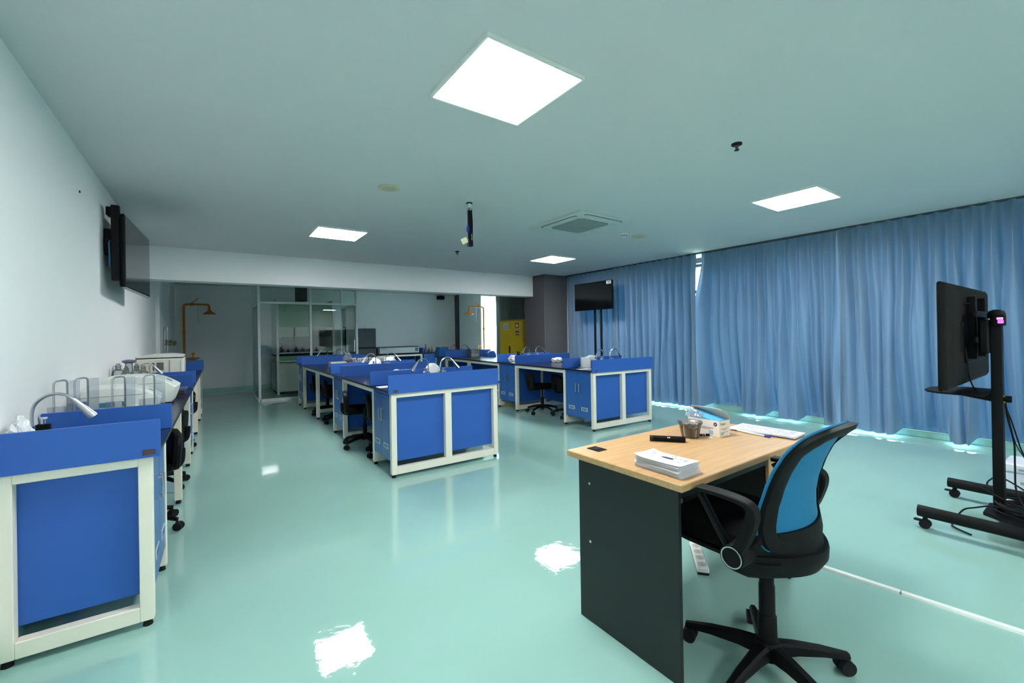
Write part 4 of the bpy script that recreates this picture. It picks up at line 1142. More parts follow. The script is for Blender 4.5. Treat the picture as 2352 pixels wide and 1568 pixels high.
# ------------------------------------------------------------------ left wall bench items
def bag(name, label, loc, r, sc, seed, cat='plastic bag', amp=0.3, m=BAG, fr=2.2):
    o = obj(name, MB().blob((0, 0, r * sc[2] * 0.8), r, sc, amp, fr, 4, seed, floor=0.0), m, loc=loc, smooth=25)
    return tag(o, label, cat)
bag('crumpled_cloth', 'crumpled white cloth on the left foreground sink at the picture edge', (-0.655, 2.66, WT + 0.01), 0.05, (0.75, 1.3, 1.9), 3.3, 'cloth', 0.4)
def acrylic_rack(loc, rz, label):
    t = thing('acrylic_rack', label, 'acrylic rack', loc, rz, 'clear acrylic racks on the left bench')
    obj('base_plate', MB().box((-0.05, -0.075, 0), (0.07, 0.075, 0.008), 0.001), CLEAR, t)
    obj('upright_plate', MB().box((0.028, 0.02, 0.008), (0.068, 0.025, 0.290), 0.001), CLEAR, t)
    obj('upright_plate', MB().box((-0.048, -0.03, 0.008), (0.022, -0.026, 0.16), 0.001), CLEAR, t)
    pth = [(-0.027, 0, 0.008), (-0.027, 0, 0.27), (-0.025, 0.002, 0.283), (-0.016, 0.008, 0.292), (0.006, 0.03, 0.294), (0.016, 0.04, 0.290), (0.019, 0.042, 0.278), (0.019, 0.042, 0.008)]
    obj('handle_rod', MB().tube(pth, 0.0048, 8), STEEL, t)
    return t
acrylic_rack((-0.640, 3.20, WT), 0.1, 'clear acrylic rack with a steel loop nearest the wall, left of its row')
acrylic_rack((-0.585, 3.32, WT), 0.0, 'second clear acrylic rack with a steel loop from the wall')
acrylic_rack((-0.425, 3.26, WT), -0.1, 'third clear acrylic rack with a steel loop, before the front centrifuge')
acrylic_rack((-0.290, 3.28, WT), 0.05, 'rightmost clear acrylic rack with a steel loop, at the outer edge of the worktop')
tag(obj('blue_box', MB().box((-0.03, -0.03, 0), (0.03, 0.03, 0.135), 0.006), mat('blue_plastic', rgb(36, 72, 170), 0.4)), 'small blue box beside the front white centrifuge', 'box').location = (-0.640, 3.58, WT)
def centrifuge(loc, rz, label, s):
    t = thing('centrifuge', label, 'centrifuge', loc, rz, 'white rounded benchtop centrifuges')
    prof = [(p.x, p.y) for p in smooth_path([(-0.19, 0.012, 0), (0.0, 0.011, 0), (0.15, 0.012, 0), (0.175, 0.03, 0), (0.198, 0.112, 0), (0.192, 0.128, 0), (0.15, 0.158, 0), (0.10, 0.186, 0), (0.03, 0.203, 0), (-0.06, 0.207, 0), (-0.155, 0.204, 0), (-0.186, 0.185, 0), (-0.19, 0.10, 0)], 3)]
    secs = []
    for y, k in ((-0.150, 0.86), (-0.149, 0.91), (-0.143, 0.955), (-0.130, 0.985), (-0.105, 1.0), (0.105, 1.0), (0.130, 0.985), (0.143, 0.955), (0.149, 0.91), (0.150, 0.86)):
        secs.append([(x * s * (0.5 + 0.5 * k), y * s, (0.10 + (z - 0.10) * k) * s) for x, z in prof])
    obj('centrifuge_body', MB().loft(secs), WPLASTIC, t)
    obj('lid_seam', MB().box((-0.192 * s, -0.1515 * s, 0.150 * s), (0.12 * s, 0.1515 * s, 0.1535 * s), 0.001), GPLASTIC, t)
    obj('display', MB().box((-0.02, -0.028, 0), (0.02, 0.028, 0.002), 0.0005, M=Matrix.Translation((0.146 * s, 0, 0.1595 * s)) @ Matrix.Rotation(0.55, 4, 'Y')), mat('grey_display', rgb(88, 116, 124), 0.3), t)
    obj('lid_handle', MB().sphere((0.06 * s, -0.152 * s, 0.075 * s), 0.018, 12, (1.3, 0.4, 1)), WPLASTIC, t)
    obj('printed_mark', MB().box((-0.10 * s, -0.1545 * s, 0.085 * s), (-0.03 * s, -0.149 * s, 0.115 * s), 0.001).box((0.005 * s, -0.1545 * s, 0.085 * s), (0.018 * s, -0.149 * s, 0.115 * s), 0.001), mat('teal_print', rgb(60, 130, 158), 0.5), t)
    for x in (-0.15, 0.13):
        for y in (-0.11, 0.11):
            obj('foot', MB().cyl((x * s, y * s, 0), (x * s, y * s, 0.014), 0.013, seg=12), RUBBER, t)
    return t
centrifuge((-0.470, 3.78, WT), 0.06, 'front white centrifuge with a teal print behind the acrylic racks', 1.0)
centrifuge((-0.430, 4.38, WT), -0.04, 'rear white centrifuge with a sloped display panel', 1.12)
t = thing('sample_tray', 'dark tray under a clear cover beside the rear centrifuge', 'tray', (-0.235, 4.98, WT))
obj('tray_base', MB().box((-0.045, -0.06, 0), (0.045, 0.06, 0.035), 0.004), mat('dark_brown_plastic', rgb(62, 50, 50), 0.5), t)
obj('tray_cover', MB().box((-0.06, -0.07, 0.036), (0.06, 0.07, 0.06), 0.006), CLEAR, t)
JG = 'glass stoppered jars on the left bench'
def jar(loc, r, h, label):
    t = thing('glass_jar', label, 'jar', loc, 0, JG)
    obj('jar_body', MB().lathe([(0.0005, 0.001), (r * 0.95, 0.001), (r, 0.008), (r, h * 0.68), (r * 0.86, h * 0.78), (r * 0.42, h * 0.83), (r * 0.42, h * 0.9), (r * 0.5, h * 0.92), (r * 0.5, h * 0.94)], seg=24, cap=False), LABGLASS, t)
    obj('jar_stopper', MB().lathe([(r * 0.36, h * 0.86), (r * 0.38, h * 0.95), (r * 0.2, h * 0.96), (r * 0.34, h * 0.98), (r * 0.3, h), (0.0005, h)], seg=18), LABGLASS, t)
    obj('jar_contents', MB().lathe([(0.0005, 0.004), (r * 0.92, 0.004), (r * 0.92, h * 0.5), (0.0005, h * 0.5)], seg=20), mat('pale_olive_liquid', rgb(150, 156, 138), 0.3), t)
for k, (x, y, r, h) in enumerate(((-0.650, 5.00, 0.045, 0.30), (-0.590, 4.93, 0.040, 0.275), (-0.530, 5.00, 0.042, 0.29), (-0.478, 4.93, 0.036, 0.28))):
    jar((x, y, WT), r, h, ['stoppered glass jar nearest the wall behind the centrifuges', 'second stoppered glass jar from the wall behind the centrifuges', 'third stoppered glass jar from the wall behind the centrifuges', 'stoppered glass jar farthest from the wall behind the centrifuges'][k])
t = thing('flask', 'glass flask with a dark violet cap behind the stoppered jars', 'flask', (-0.60, 5.17, WT))
obj('flask_body', MB().lathe([(0.0005, 0.001), (0.06, 0.001), (0.062, 0.02), (0.03, 0.20), (0.026, 0.30)], seg=24, cap=False), LABGLASS, t)
obj('flask_cap', MB().lathe([(0.030, 0.29), (0.05, 0.303), (0.05, 0.315), (0.02, 0.322), (0.0005, 0.322)], seg=18), mat('violet_cap', rgb(110, 108, 140), 0.5), t)
# white box instrument with vents
t = thing('white_instrument', 'large white box instrument with two dark vents on the left bench', 'instrument', (-0.45, 6.78, WT))
obj('instrument_body', MB().box((-0.25, -0.24, 0.015), (0.19, 0.26, 0.275), 0.012), mat('warm_white_enamel', rgb(220, 222, 212), 0.45), t)
obj('instrument_lid', MB().prism([(-0.25, 0.284), (0.187, 0.284), (0.187, 0.306), (0.08, 0.324), (-0.10, 0.324), (-0.25, 0.302)], 'y', -0.235, 0.26, bev=0.006), MATS['warm_white_enamel'], t)
obj('lid_gasket', MB().box((-0.245, -0.232, 0.272), (0.184, 0.255, 0.286)), DARKSL, t)
for x0, x1 in ((-0.125, -0.085), (-0.065, 0.0)):
    v = MB()
    for k in range(9):
        v.box((x0, -0.243, 0.14 + 0.010 * k), (x1, -0.238, 0.1455 + 0.010 * k))
    obj('vent', v, DARKSL, t)
obj('side_recess', MB().box((0.05, -0.243, 0.03), (0.06, -0.236, 0.25)).box((0.155, -0.243, 0.03), (0.161, -0.236, 0.24)), GPLASTIC, t)
for x in (-0.2, 0.14):
    for y in (-0.2, 0.2):
        obj('foot', MB().cyl((x, y, 0), (x, y, 0.018), 0.016, seg=12), RUBBER, t)
t = thing('small_meter', 'small beige meter tucked between the glass jars and the white box instrument', 'instrument', (-0.60, 6.35, WT))
obj('meter_body', MB().box((-0.06, -0.06, 0), (0.06, 0.06, 0.23), 0.012), BEIGE, t)
obj('meter_band', MB().box((0.035, -0.062, 0.02), (0.05, 0.062, 0.21), 0.004), GPLASTIC, t)

# valves on the left wall
t = thing('gas_valves', 'cluster of grey pipes and valves on the left wall beyond the beam', 'gas valves', (XL + 0.05, 9.6, 1.2))
p_ = MB()
for k, y in enumerate((0.0, 0.5)):
    p_.cyl((0.012, y, -1.2), (0.012, y, 0.32), 0.012, seg=10)
p_.cyl((0.014, -0.3, 0.0), (0.014, 1.1, 0.0), 0.014, seg=10)
obj('pipe', p_, STEEL, t)
v = MB()
for k in range(3):
    y = 0.35 + 0.28 * k
    v.cyl((0.03, y, -0.02), (0.03, y, 0.09), 0.03, seg=12).cyl((0.0, y, 0.02), (0.11, y, 0.02), 0.022, seg=12).sphere((0.115, y, 0.02), 0.045, 12, (0.4, 1, 1))
obj('valve', v, mat('dull_brass', rgb(140, 128, 112), 0.4, metal=0.8), t)

# ------------------------------------------------------------------ emergency showers
def shower(label, loc, rz, group='orange emergency showers'):
    """arm reaches along local +x"""
    t = thing('emergency_shower', label, 'emergency shower', loc, rz, group)
    pp = smooth_path([(0, 0, 0.03), (0, 0, 0.8), (0, 0, 1.6), (0, 0, 2.02), (0.02, 0, 2.07), (0.07, 0, 2.09), (0.25, 0, 2.09), (0.42, 0, 2.09), (0.46, 0, 2.075), (0.475, 0, 2.03), (0.475, 0, 1.95)], 4)
    obj('riser_pipe', MB().tube(pp, 0.022, 12).cyl((0, 0, 0), (0, 0, 0.03), 0.075, 0.07, 20).cyl((0, 0, 1.42), (0, 0, 1.48), 0.032, seg=14).cyl((0.12, 0, 2.09), (0.17, 0, 2.09), 0.034, seg=14), ORANGE, t)
    obj('shower_head', MB().lathe([(0.026, 1.965), (0.05, 1.93), (0.125, 1.885), (0.132, 1.865), (0.12, 1.862), (0.0005, 1.866)], c=(0.475, 0, 0), seg=28), ORANGE, t)
    pr_ = obj('pull_lever', MB().tube([(0.14, 0.02, 2.11), (0.27, 0.03, 2.24)], 0.009, 8).tube([(0.16, 0.02, 2.09), (0.25, 0.03, 2.08)], 0.008, 8), ORANGE, t)
    rg = [(0.26 + 0.045 * math.cos(a), 0.03, 1.69 + 0.05 * math.sin(a)) for a in [2 * PI * k / 3 + PI / 2 for k in range(3)]]
    obj('pull_rod', MB().cyl((0.26, 0.03, 2.08), (0.26, 0.03, 1.74), 0.004, seg=8).tube(rg, 0.004, 6, closed=True), STEEL, pr_)
    obj('eyewash_bowl', MB().lathe([(0.02, 0.80), (0.06, 0.805), (0.13, 0.85), (0.135, 0.862), (0.125, 0.858), (0.05, 0.82), (0.0005, 0.818)], c=(0.16, 0, 0), seg=26), ORANGE, t)
    ey = MB().tube([(0, 0, 0.83), (0.08, 0, 0.815), (0.16, 0, 0.81)], 0.018, 10)
    for y in (-0.06, 0.06):
        ey.cyl((0.16, y, 0.86), (0.16, y, 0.93), 0.012, seg=10).sphere((0.16, y, 0.95), 0.03, 12)
    ey.cyl((0.16, -0.06, 0.865), (0.16, 0.06, 0.865), 0.012, seg=10)
    obj('eyewash_jets', ey, mat('pale_orange_plastic', rgb(226, 160, 70), 0.4), t)
    obj('push_handle', MB().box((-0.10, -0.02, 0.78), (-0.02, 0.02, 0.80), 0.004).tube([(0, 0, 0.80), (-0.06, 0, 0.79)], 0.01, 8), ORANGE, t)
    return t
shower('orange emergency shower in the far left corner with its arm reaching right', (-0.475, 12.30, 0), 0.0)
shower('orange emergency shower beside the far window with its arm reaching left', (6.57, 10.74, 0), PI - 0.05)

# ------------------------------------------------------------------ glass cubicle and fume hood
t = thing('glass_cubicle', 'white framed glass cubicle around the fume hood in front of the far wall', 'glass partition', (0, 0, 0))
GX0, GX1, GY0, GY1 = 0.81, 2.72, 9.95, 11.28
pf = 0.045
for x in (GX0, (GX0 + GX1) / 2, GX1):
    for y in (GY0, 11.28):
        if x == (GX0 + GX1) / 2 and y != GY0:
            continue
        obj('post', MB().box((x - pf / 2, y - pf / 2, 0), (x + pf / 2, y + pf / 2, H - 0.002), 0.002), ALU, t)
for z0, z1 in ((0.0, 0.06), (1.985, 2.03), (H - 0.05, H - 0.002)):
    obj('frame_rail', MB().box((GX0, GY0 - pf / 2, z0), (GX1, GY0 + pf / 2, z1), 0.002), ALU, t)
    for x in (GX0, GX1):
        obj('frame_rail', MB().box((x - pf / 2, GY0 + pf / 2, z0), (x + pf / 2, GY1, z1), 0.002), ALU, t)
for (x0, x1) in ((GX0, (GX0 + GX1) / 2), ((GX0 + GX1) / 2, GX1)):
    obj('glass_pane', MB().box((x0 + pf / 2, GY0 - 0.003, 0.06), (x1 - pf / 2, GY0 + 0.003, 1.985)), GLASS, t)
    obj('glass_pane', MB().box((x0 + pf / 2, GY0 - 0.003, 2.03), (x1 - pf / 2, GY0 + 0.003, H - 0.05)), GLASS, t)
for x in (GX0, GX1):
    obj('glass_pane', MB().box((x - 0.003, GY0 + pf / 2, 0.06), (x + 0.003, GY1, 1.985)), GLASS, t)
obj('door_handle', MB().box((GX1 - 0.075, GY0 - 0.05, 0.96), (GX1 - 0.055, GY0 - 0.035, 1.22), 0.004).box((GX1 - 0.07, GY0 - 0.05, 1.0), (GX1 - 0.06, GY0 - 0.02, 1.015)).box((GX1 - 0.07, GY0 - 0.05, 1.17), (GX1 - 0.06, GY0 - 0.02, 1.185)), STEEL, t)

t = thing('fume_hood', 'white and pale green fume hood standing inside the glass cubicle', 'fume hood', (0, 0, 0))
X0, X1, Y0, Y1 = 1.225, 2.47, 10.95, 11.85
HW = mat('off_white_enamel', rgb(206, 206, 200), 0.5)
obj('base_cabinet', MB().box((X0, Y0 + 0.02, 0.06), (X1, Y1, 0.70), 0.004), HW, t)
obj('kick_strip', MB().box((X0 + 0.02, Y0 + 0.05, 0.0), (X1 - 0.02, Y1, 0.06)), DARKSL, t)
for k in range(2):
    xa = X0 + 0.02 + k * (X1 - X0) / 2; d = obj('cabinet_door', MB().box((xa, Y0, 0.08), (xa + (X1 - X0) / 2 - 0.035, Y0 + 0.02, 0.69), 0.003), HW, t)
    obj('handle', MB().box((xa + (0.50 if k == 0 else 0.04), Y0 - 0.02, 0.45), (xa + (0.52 if k == 0 else 0.06), Y0, 0.58), 0.003), STEEL, d)
obj('control_rail', MB().box((X0, Y0 - 0.02, 0.735), (X1, Y0 + 0.3, 0.765), 0.003).box((X0, Y0 - 0.02, 0.70), (X1, Y0 + 0.02, 0.715), 0.003), STEEL, t)
obj('control_panel', MB().box((X0, Y0, 0.765), (X1, Y0 + 0.2, 0.87), 0.003), GREENP, t)
obj('work_surface', MB().box((X0, Y0 - 0.02, 0.87), (X1, Y1, 0.90), 0.003), DARKSL, t)
obj('sill_rail', MB().box((X0, Y0 - 0.03, 0.925), (X1, Y0, 0.955), 0.006), STEEL, t)
obj('side_wall', MB().box((X0, Y0, 0.90), (X0 + 0.05, Y1, 2.16), 0.003).box((X0, Y0 - 0.03, 0.0), (X0 + 0.05, Y0, 2.16), 0.003), ALU, t)
obj('side_wall', MB().box((X1 - 0.05, Y0, 0.90), (X1, Y1, 2.16), 0.003).box((X1 - 0.05, Y0 - 0.03, 0.0), (X1, Y0, 2.16), 0.003), ALU, t)
obj('back_wall', MB().box((X0 + 0.05, Y1 - 0.03, 0.90), (X1 - 0.05, Y1, 2.16)), mat('pale_grey_liner', rgb(170, 166, 168), 0.5), t)
obj('upper_panel', MB().box((X0 + 0.05, Y0, 1.53), (X1 - 0.05, Y0 + 0.06, 2.10), 0.003), GREENP, t)
obj('sash', MB().box((X0 + 0.05, Y0 + 0.07, 1.30), (X1 - 0.05, Y0 + 0.076, 1.60)), GLASS, t)
obj('sash_strip', MB().box((1.73, Y1 - 0.06, 1.05), (1.77, Y1 - 0.03, 1.53)), GPLASTIC, t)
fx = MB()
for k in range(4):
    fx.cyl((X0 + 0.06, Y0 + 0.10, 1.0 + 0.10 * k), (X0 + 0.09, Y0 + 0.06, 1.0 + 0.10 * k), 0.014, seg=10)
obj('service_tap', fx, STEEL, t)
ob = MB(); rr = random.Random(2)
tag(obj('exhaust_duct', MB().box((1.70, 11.2, 2.16), (1.92, 11.5, H), 0.004), DARKSL), 'dark square duct above the fume hood', 'duct')
bt = ['amber bottle', 'blue capped bottle', 'dark flask', 'grey bottle', 'squat dark jar', 'tall dark bottle', 'pale bottle']
cols = [(92, 64, 40), (50, 70, 120), (54, 58, 66), (110, 112, 116), (48, 46, 52), (40, 44, 56), (150, 150, 150)]
wh = ['at the left end inside the fume hood', 'second from the left inside the fume hood', 'third from the left inside the fume hood', 'in the middle of the fume hood', 'just right of the middle of the fume hood', 'second from the right inside the fume hood', 'at the right end inside the fume hood']
for k in range(7):
    x = 1.36 + 0.155 * k; r = rr.uniform(0.028, 0.045); h = rr.uniform(0.12, 0.2)
    tag(obj('reagent_bottle', MB().lathe([(0.0005, 0), (r, 0), (r, h * 0.6), (r * 0.4, h * 0.8), (r * 0.4, h * 0.86), (r * 0.5, h * 0.87), (r * 0.5, h), (0.0005, h)], seg=16), mat('bottle_tint_%d' % k, rgb(*cols[k]), 0.25), loc=(x, 11.25 + 0.1 * (k % 2), 0.90)), bt[k] + ' ' + wh[k], 'bottle', 'bottles inside the fume hood')

# dark equipment cart right of the hood, inside the cubicle
t = thing('equipment_rack', 'dark open equipment rack right of the fume hood inside the glass cubicle', 'rack', (2.42, 12.15, 0), 0)
for x in (-0.06, 0.24):
    for y in (-0.2, 0.2):
        obj('rack_post', MB().box((x - 0.012, y - 0.012, 0), (x + 0.012, y + 0.012, 1.55)), DARKW, t)
for z in (0.25, 0.75, 1.20, 1.53):
    obj('rack_shelf', MB().box((-0.07, -0.21, z), (0.25, 0.21, z + 0.02)), DARKW, t)

# ------------------------------------------------------------------ far wall furniture
t = thing('refrigerator', 'dark grey two door refrigerator against the far wall, right of the glass cubicle', 'refrigerator', (3.42, 12.24, 0))
obj('body', MB().box((-0.365, -0.26, 0.03), (0.365, 0.34, 1.505), 0.006), FRIDGE, t)
for z0, z1 in ((0.06, 0.95), (0.985, 1.50)):
    d = obj('door', MB().box((-0.365, -0.30, z0), (0.365, -0.262, z1), 0.008), FRIDGE, t)
    obj('handle', MB().box((-0.34, -0.33, (z0 + z1) / 2 - 0.12), (-0.32, -0.30, (z0 + z1) / 2 + 0.12), 0.004), STEEL, d)
obj('door_gap', MB().box((-0.36, -0.285, 0.95), (0.36, -0.26, 0.985)), DARKSL, t)
tag(obj('white_stopper', MB().lathe([(0.03, 0), (0.035, 0.02), (0.02, 0.04), (0.0005, 0.042)], seg=16), WPLASTIC, loc=(3.56, 12.1, 1.505)), 'small white knob shaped object on top of the refrigerator', 'knob')

t = thing('far_bench', 'cream framed bench with a black top against the far wall', 'bench', (0, 0, 0))
obj('bench_top', MB().box((3.82, 11.93, 0.745), (5.18, 12.56, 0.77), 0.003), TOP, t)
obj('front_rail', MB().box((3.82, 11.95, 0.69), (5.16, 12.0, 0.745), 0.003), CREAM, t)
for x in (3.83, 5.11):
    for y in (11.95, 12.5):
        obj('leg', MB().box((x, y, 0.0), (x + 0.05, y + 0.05, 0.69), 0.003), CREAM, t)
obj('modesty_panel', MB().box((3.88, 12.45, 0.10), (5.11, 12.47, 0.69)), BLUE, t)
t = thing('long_instrument', 'long low white and grey instrument on the cream bench at the far wall', 'instrument', (4.45, 12.2, 0.77))
obj('body', MB().box((-0.56, -0.24, 0.015), (0.61, 0.2, 0.185), 0.008), mat('pale_grey_enamel', rgb(196, 202, 204), 0.45), t)
obj('lid', MB().box((-0.61, -0.25, 0.185), (0.615, 0.21, 0.205), 0.006), FRIDGE, t)
obj('end_panel', MB().box((-0.615, -0.245, 0.0), (-0.56, 0.2, 0.19), 0.004), FRIDGE, t)
obj('display', MB().box((0.49, -0.247, 0.06), (0.58, -0.239, 0.16), 0.002), mat('grey_display', rgb(88, 116, 124), 0.3), t)
obj('lettering', MB().box((-0.52, -0.2425, 0.135), (-0.38, -0.239, 0.15)), GPLASTIC, t)
obj('foot', MB().box((-0.54, -0.2, 0), (0.58, 0.18, 0.016)), RUBBER, t)
t = thing('corner_cabinet', 'blue cabinet with a black top in the far wall corner', 'cabinet', (0, 0, 0))
obj('cabinet_body', MB().box((5.20, 11.97, 0.10), (6.55, 12.56, 0.745), 0.003), BLUE, t)
obj('cabinet_top', MB().box((5.19, 11.93, 0.745), (6.56, 12.57, 0.77), 0.003), TOP, t)
obj('plinth', MB().box((5.22, 12.0, 0), (6.53, 12.56, 0.10)), CREAM, t)
for k in range(3):
    xa = 5.21 + 0.45 * k; d = obj('door', MB().box((xa, 11.95, 0.12), (xa + 0.44, 11.97, 0.735), 0.003), BLUED, t)
    obj('handle', MB().box((xa + 0.39, 11.93, 0.48), (xa + 0.405, 11.95, 0.6), 0.002), STEEL, d)
obj('splash_panel', MB().box((5.19, 11.97, 0.77), (5.215, 12.56, 0.92), 0.002), BLUE, t)
FB = ['conical flask with a long dark neck', 'squat brown bottle', 'slim olive bottle', 'short glass bottle']
for k, (x, r, h, c) in enumerate(((5.36, 0.05, 0.24, (96, 104, 108)), (5.48, 0.05, 0.14, (92, 84, 62)), (5.56, 0.028, 0.19, (104, 102, 70)), (5.29, 0.035, 0.11, (140, 148, 146)))):
    tag(obj('bottle', MB().lathe([(0.0005, 0), (r, 0), (r, h * 0.35), (r * 0.32, h * 0.65), (r * 0.28, h * 0.9), (r * 0.4, h * 0.92), (r * 0.4, h), (0.0005, h)], seg=16), mat('far_bottle_tint_%d' % k, rgb(*c), 0.3), loc=(x, 12.15 + 0.04 * (k % 2), 0.77)), FB[k] + ' on the blue corner cabinet at the far wall', 'bottle', 'bottles on the far corner cabinet')

# yellow safety cabinet
t = thing('safety_cabinet', 'yellow flammables cabinet with labels in front of the grey green curtain', 'cabinet', (6.25, 8.88, 0), 0)
obj('cabinet_body', MB().box((0.0, -0.51, 0.03), (0.46, 0.51, 1.645), 0.006), YELLOW, t)
obj('top_edge', MB().box((-0.012, -0.515, 1.615), (0.0, 0.515, 1.65), 0.003), mat('dark_yellow_paint', rgb(170, 136, 14), 0.5), t)
for k, (ya, yb2) in enumerate(((-0.505, -0.003), (0.003, 0.505))):
    d = obj('door', MB().box((-0.02, ya, 0.06), (0.0, yb2, 1.605), 0.004), YELLOW, t)
    if k == 0:
        obj('flame_sign', MB().box((-0.0215, -0.34, 1.44), (-0.0195, -0.20, 1.57)), mat('red_sign', rgb(170, 44, 34), 0.6), d)
        obj('flame_symbol', MB().prism([(-0.31, 1.465), (-0.235, 1.465), (-0.225, 1.50), (-0.25, 1.525), (-0.265, 1.555), (-0.285, 1.53), (-0.315, 1.50)], 'x', -0.0228, -0.0212), WPLASTIC, d)
        obj('sign_lettering', MB().box((-0.0215, -0.35, 1.385), (-0.0195, -0.19, 1.425)), mat('pale_red_sign', rgb(206, 150, 140), 0.6), d)
        obj('black_lettering', MB().box((-0.0215, -0.35, 1.325), (-0.0195, -0.20, 1.36)).box((-0.0215, -0.34, 1.255), (-0.0195, -0.285, 1.285)).box((-0.0215, -0.26, 1.255), (-0.0195, -0.205, 1.285)), INK, d)
    else:
        obj('notice', MB().box((-0.0215, 0.11, 1.39), (-0.0195, 0.33, 1.56)), mat('pale_notice', rgb(200, 204, 200), 0.6), d)
        ln = MB()
        for q in range(4):
            ln.box((-0.0225, 0.13, 1.42 + 0.03 * q), (-0.0213, 0.31 - 0.03 * (q % 2), 1.432 + 0.03 * q))
        obj('notice_lines', ln, GPLASTIC, d)
        obj('handle', MB().box((-0.045, 0.03, 0.80), (-0.02, 0.07, 0.98), 0.006), BLACKP, d)
tag(obj('cabinet_plinth', MB().box((0.02, -0.49, 0), (0.44, 0.49, 0.03)), DARKSL, loc=(6.25, 8.88, 0)), 'dark plinth under the yellow flammables cabinet', 'plinth')
bpy.data.objects['cabinet_plinth'].parent = t
_o = bpy.data.objects['cabinet_plinth']; _o.location = (0, 0, 0); del _o['label'], _o['category']
# dark bar light or vent at the top of the far wall
tag(obj('air_vent', MB().box((5.95, 12.50, 2.43), (6.19, 12.598, 2.54), 0.004), DARKSL), 'small dark vent high on the far wall near the corner', 'vent')

# ------------------------------------------------------------------ things on the islands
def put(key, lx, ly, z=WT):
    return at(key, lx, ly, z)
bag('plastic_bag', 'white plastic bag standing between the nearest faucets of the middle island', put('middle', 0.575, 0.37), 0.092, (1.0, 0.62, 1.25), 1.5, amp=0.10)
bag('plastic_bag', 'white tied plastic bag between the second pair of faucets of the middle island', put('middle', 0.52, 2.14), 0.095, (0.95, 0.6, 1.15), 6.2, amp=0.14)
o = bpy.data.objects['plastic_bag.001'] if 'plastic_bag.001' in bpy.data.objects else None
def loose(name, label, cat, lst, key, m, group=None):
    q = MB()
    for f in lst:
        f(q)
    o = obj(name, q, m, loc=put(key[0], key[1], key[2]), rz=-ROWS[key[0]][2])
    return tag(o, label, cat, group)
bag('tissue', 'small crumpled white tissue on the first worktop of the middle island', put('middle', 0.63, 1.62), 0.036, (1.2, 1, 1.0), 9.1, 'tissue', 0.4)
loose('tube_rack', 'low white rack of tubes on the first worktop of the middle island', 'tube rack', [lambda q: q.box((-0.10, -0.03, 0), (0.10, 0.03, 0.034), 0.004)] + [lambda q, k=k: q.cyl((-0.085 + 0.024 * k, 0, 0.034), (-0.085 + 0.024 * k, 0, 0.052), 0.008, seg=8) for k in range(8)], ('middle', 0.77, 1.64), mat('pale_blue_white_plastic', rgb(206, 220, 240), 0.4))
loose('sheet_of_paper', 'white sheet of paper lying in the nearest sink unit of the middle island', 'paper', [lambda q: q.box((-0.09, -0.06, 0), (0.09, 0.06, 0.004), 0.001)], ('middle', 0.075, 0.33), PAPER)
# far knee space of the middle island: glassware
loose('white_box', 'low white cardboard box on the far worktop of the middle island', 'box', [lambda q: q.box((-0.125, -0.09, 0), (0.125, 0.09, 0.085), 0.003)], ('middle', 0.36, 3.62), mat('off_white_card', rgb(214, 212, 204), 0.6))
loose('brown_carton', 'brown carton beside the low white box on the middle island', 'carton', [lambda q: q.box((-0.06, -0.14, 0), (0.20, 0.10, 0.095), 0.003)], ('middle', 0.565, 3.66), mat('brown_card', rgb(98, 78, 76), 0.7))
loose('glassware_tray', 'dark tray that holds the upright test tubes on the middle island', 'tray', [lambda q: q.box((-0.30, -0.20, 0), (0.28, 0.20, 0.05), 0.005)], ('middle', 0.78, 3.15), mat('dark_brown_plastic', rgb(62, 50, 50), 0.5))
rr = random.Random(12)
mat_tube = glass_mat('bright_tube_glass', (0.9, 0.93, 0.93, 1), 2.0, 0.03, 0.35, (0.85, 0.9, 0.9, 1))
TG = 'clear glass tubes standing in the tray on the middle island'
first = None
for k in range(34):
    lx = 0.52 + 0.0155 * k + rr.uniform(-0.01, 0.01); ly = 3.15 + rr.uniform(-0.16, 0.16)
    loc = put('middle', lx, ly, WT + 0.05)
    if first is None:
        first = thing('test_tube', 'clear glass tube standing in the dark tray on the middle island', 'test tube', loc, 0, TG)
        obj('tube_wall', MB().lathe([(0.0005, 0.0), (0.009, 0.001), (0.011, 0.008), (0.011, 0.10), (0.013, 0.102), (0.0125, 0.106)], seg=10, cap=False), mat_tube, first)
        obj('tube_rim', MB().lathe([(0.0125, 0.098), (0.0145, 0.100), (0.0145, 0.107), (0.0125, 0.108)], seg=10, cap=False), mat('translucent_white_rim', rgb(214, 222, 222), 0.3), first)
        c = first
    else:
        c = copy_tree(first, loc)
    c.rotation_euler = (rr.uniform(-0.4, 0.4), rr.uniform(-0.4, 0.4), rr.uniform(0, 3))
bag('plastic_bag', 'clear white plastic bag at the right end of the test tubes on the middle island', put('middle', 1.02, 3.0), 0.085, (1.2, 0.9, 1.15), 4.4, amp=0.3)
bag('plastic_bag', 'small crumpled clear bag behind the test tubes on the middle island', put('middle', 0.60, 3.95), 0.08, (0.9, 0.8, 1.5), 7.7, amp=0.35, m=FILM)
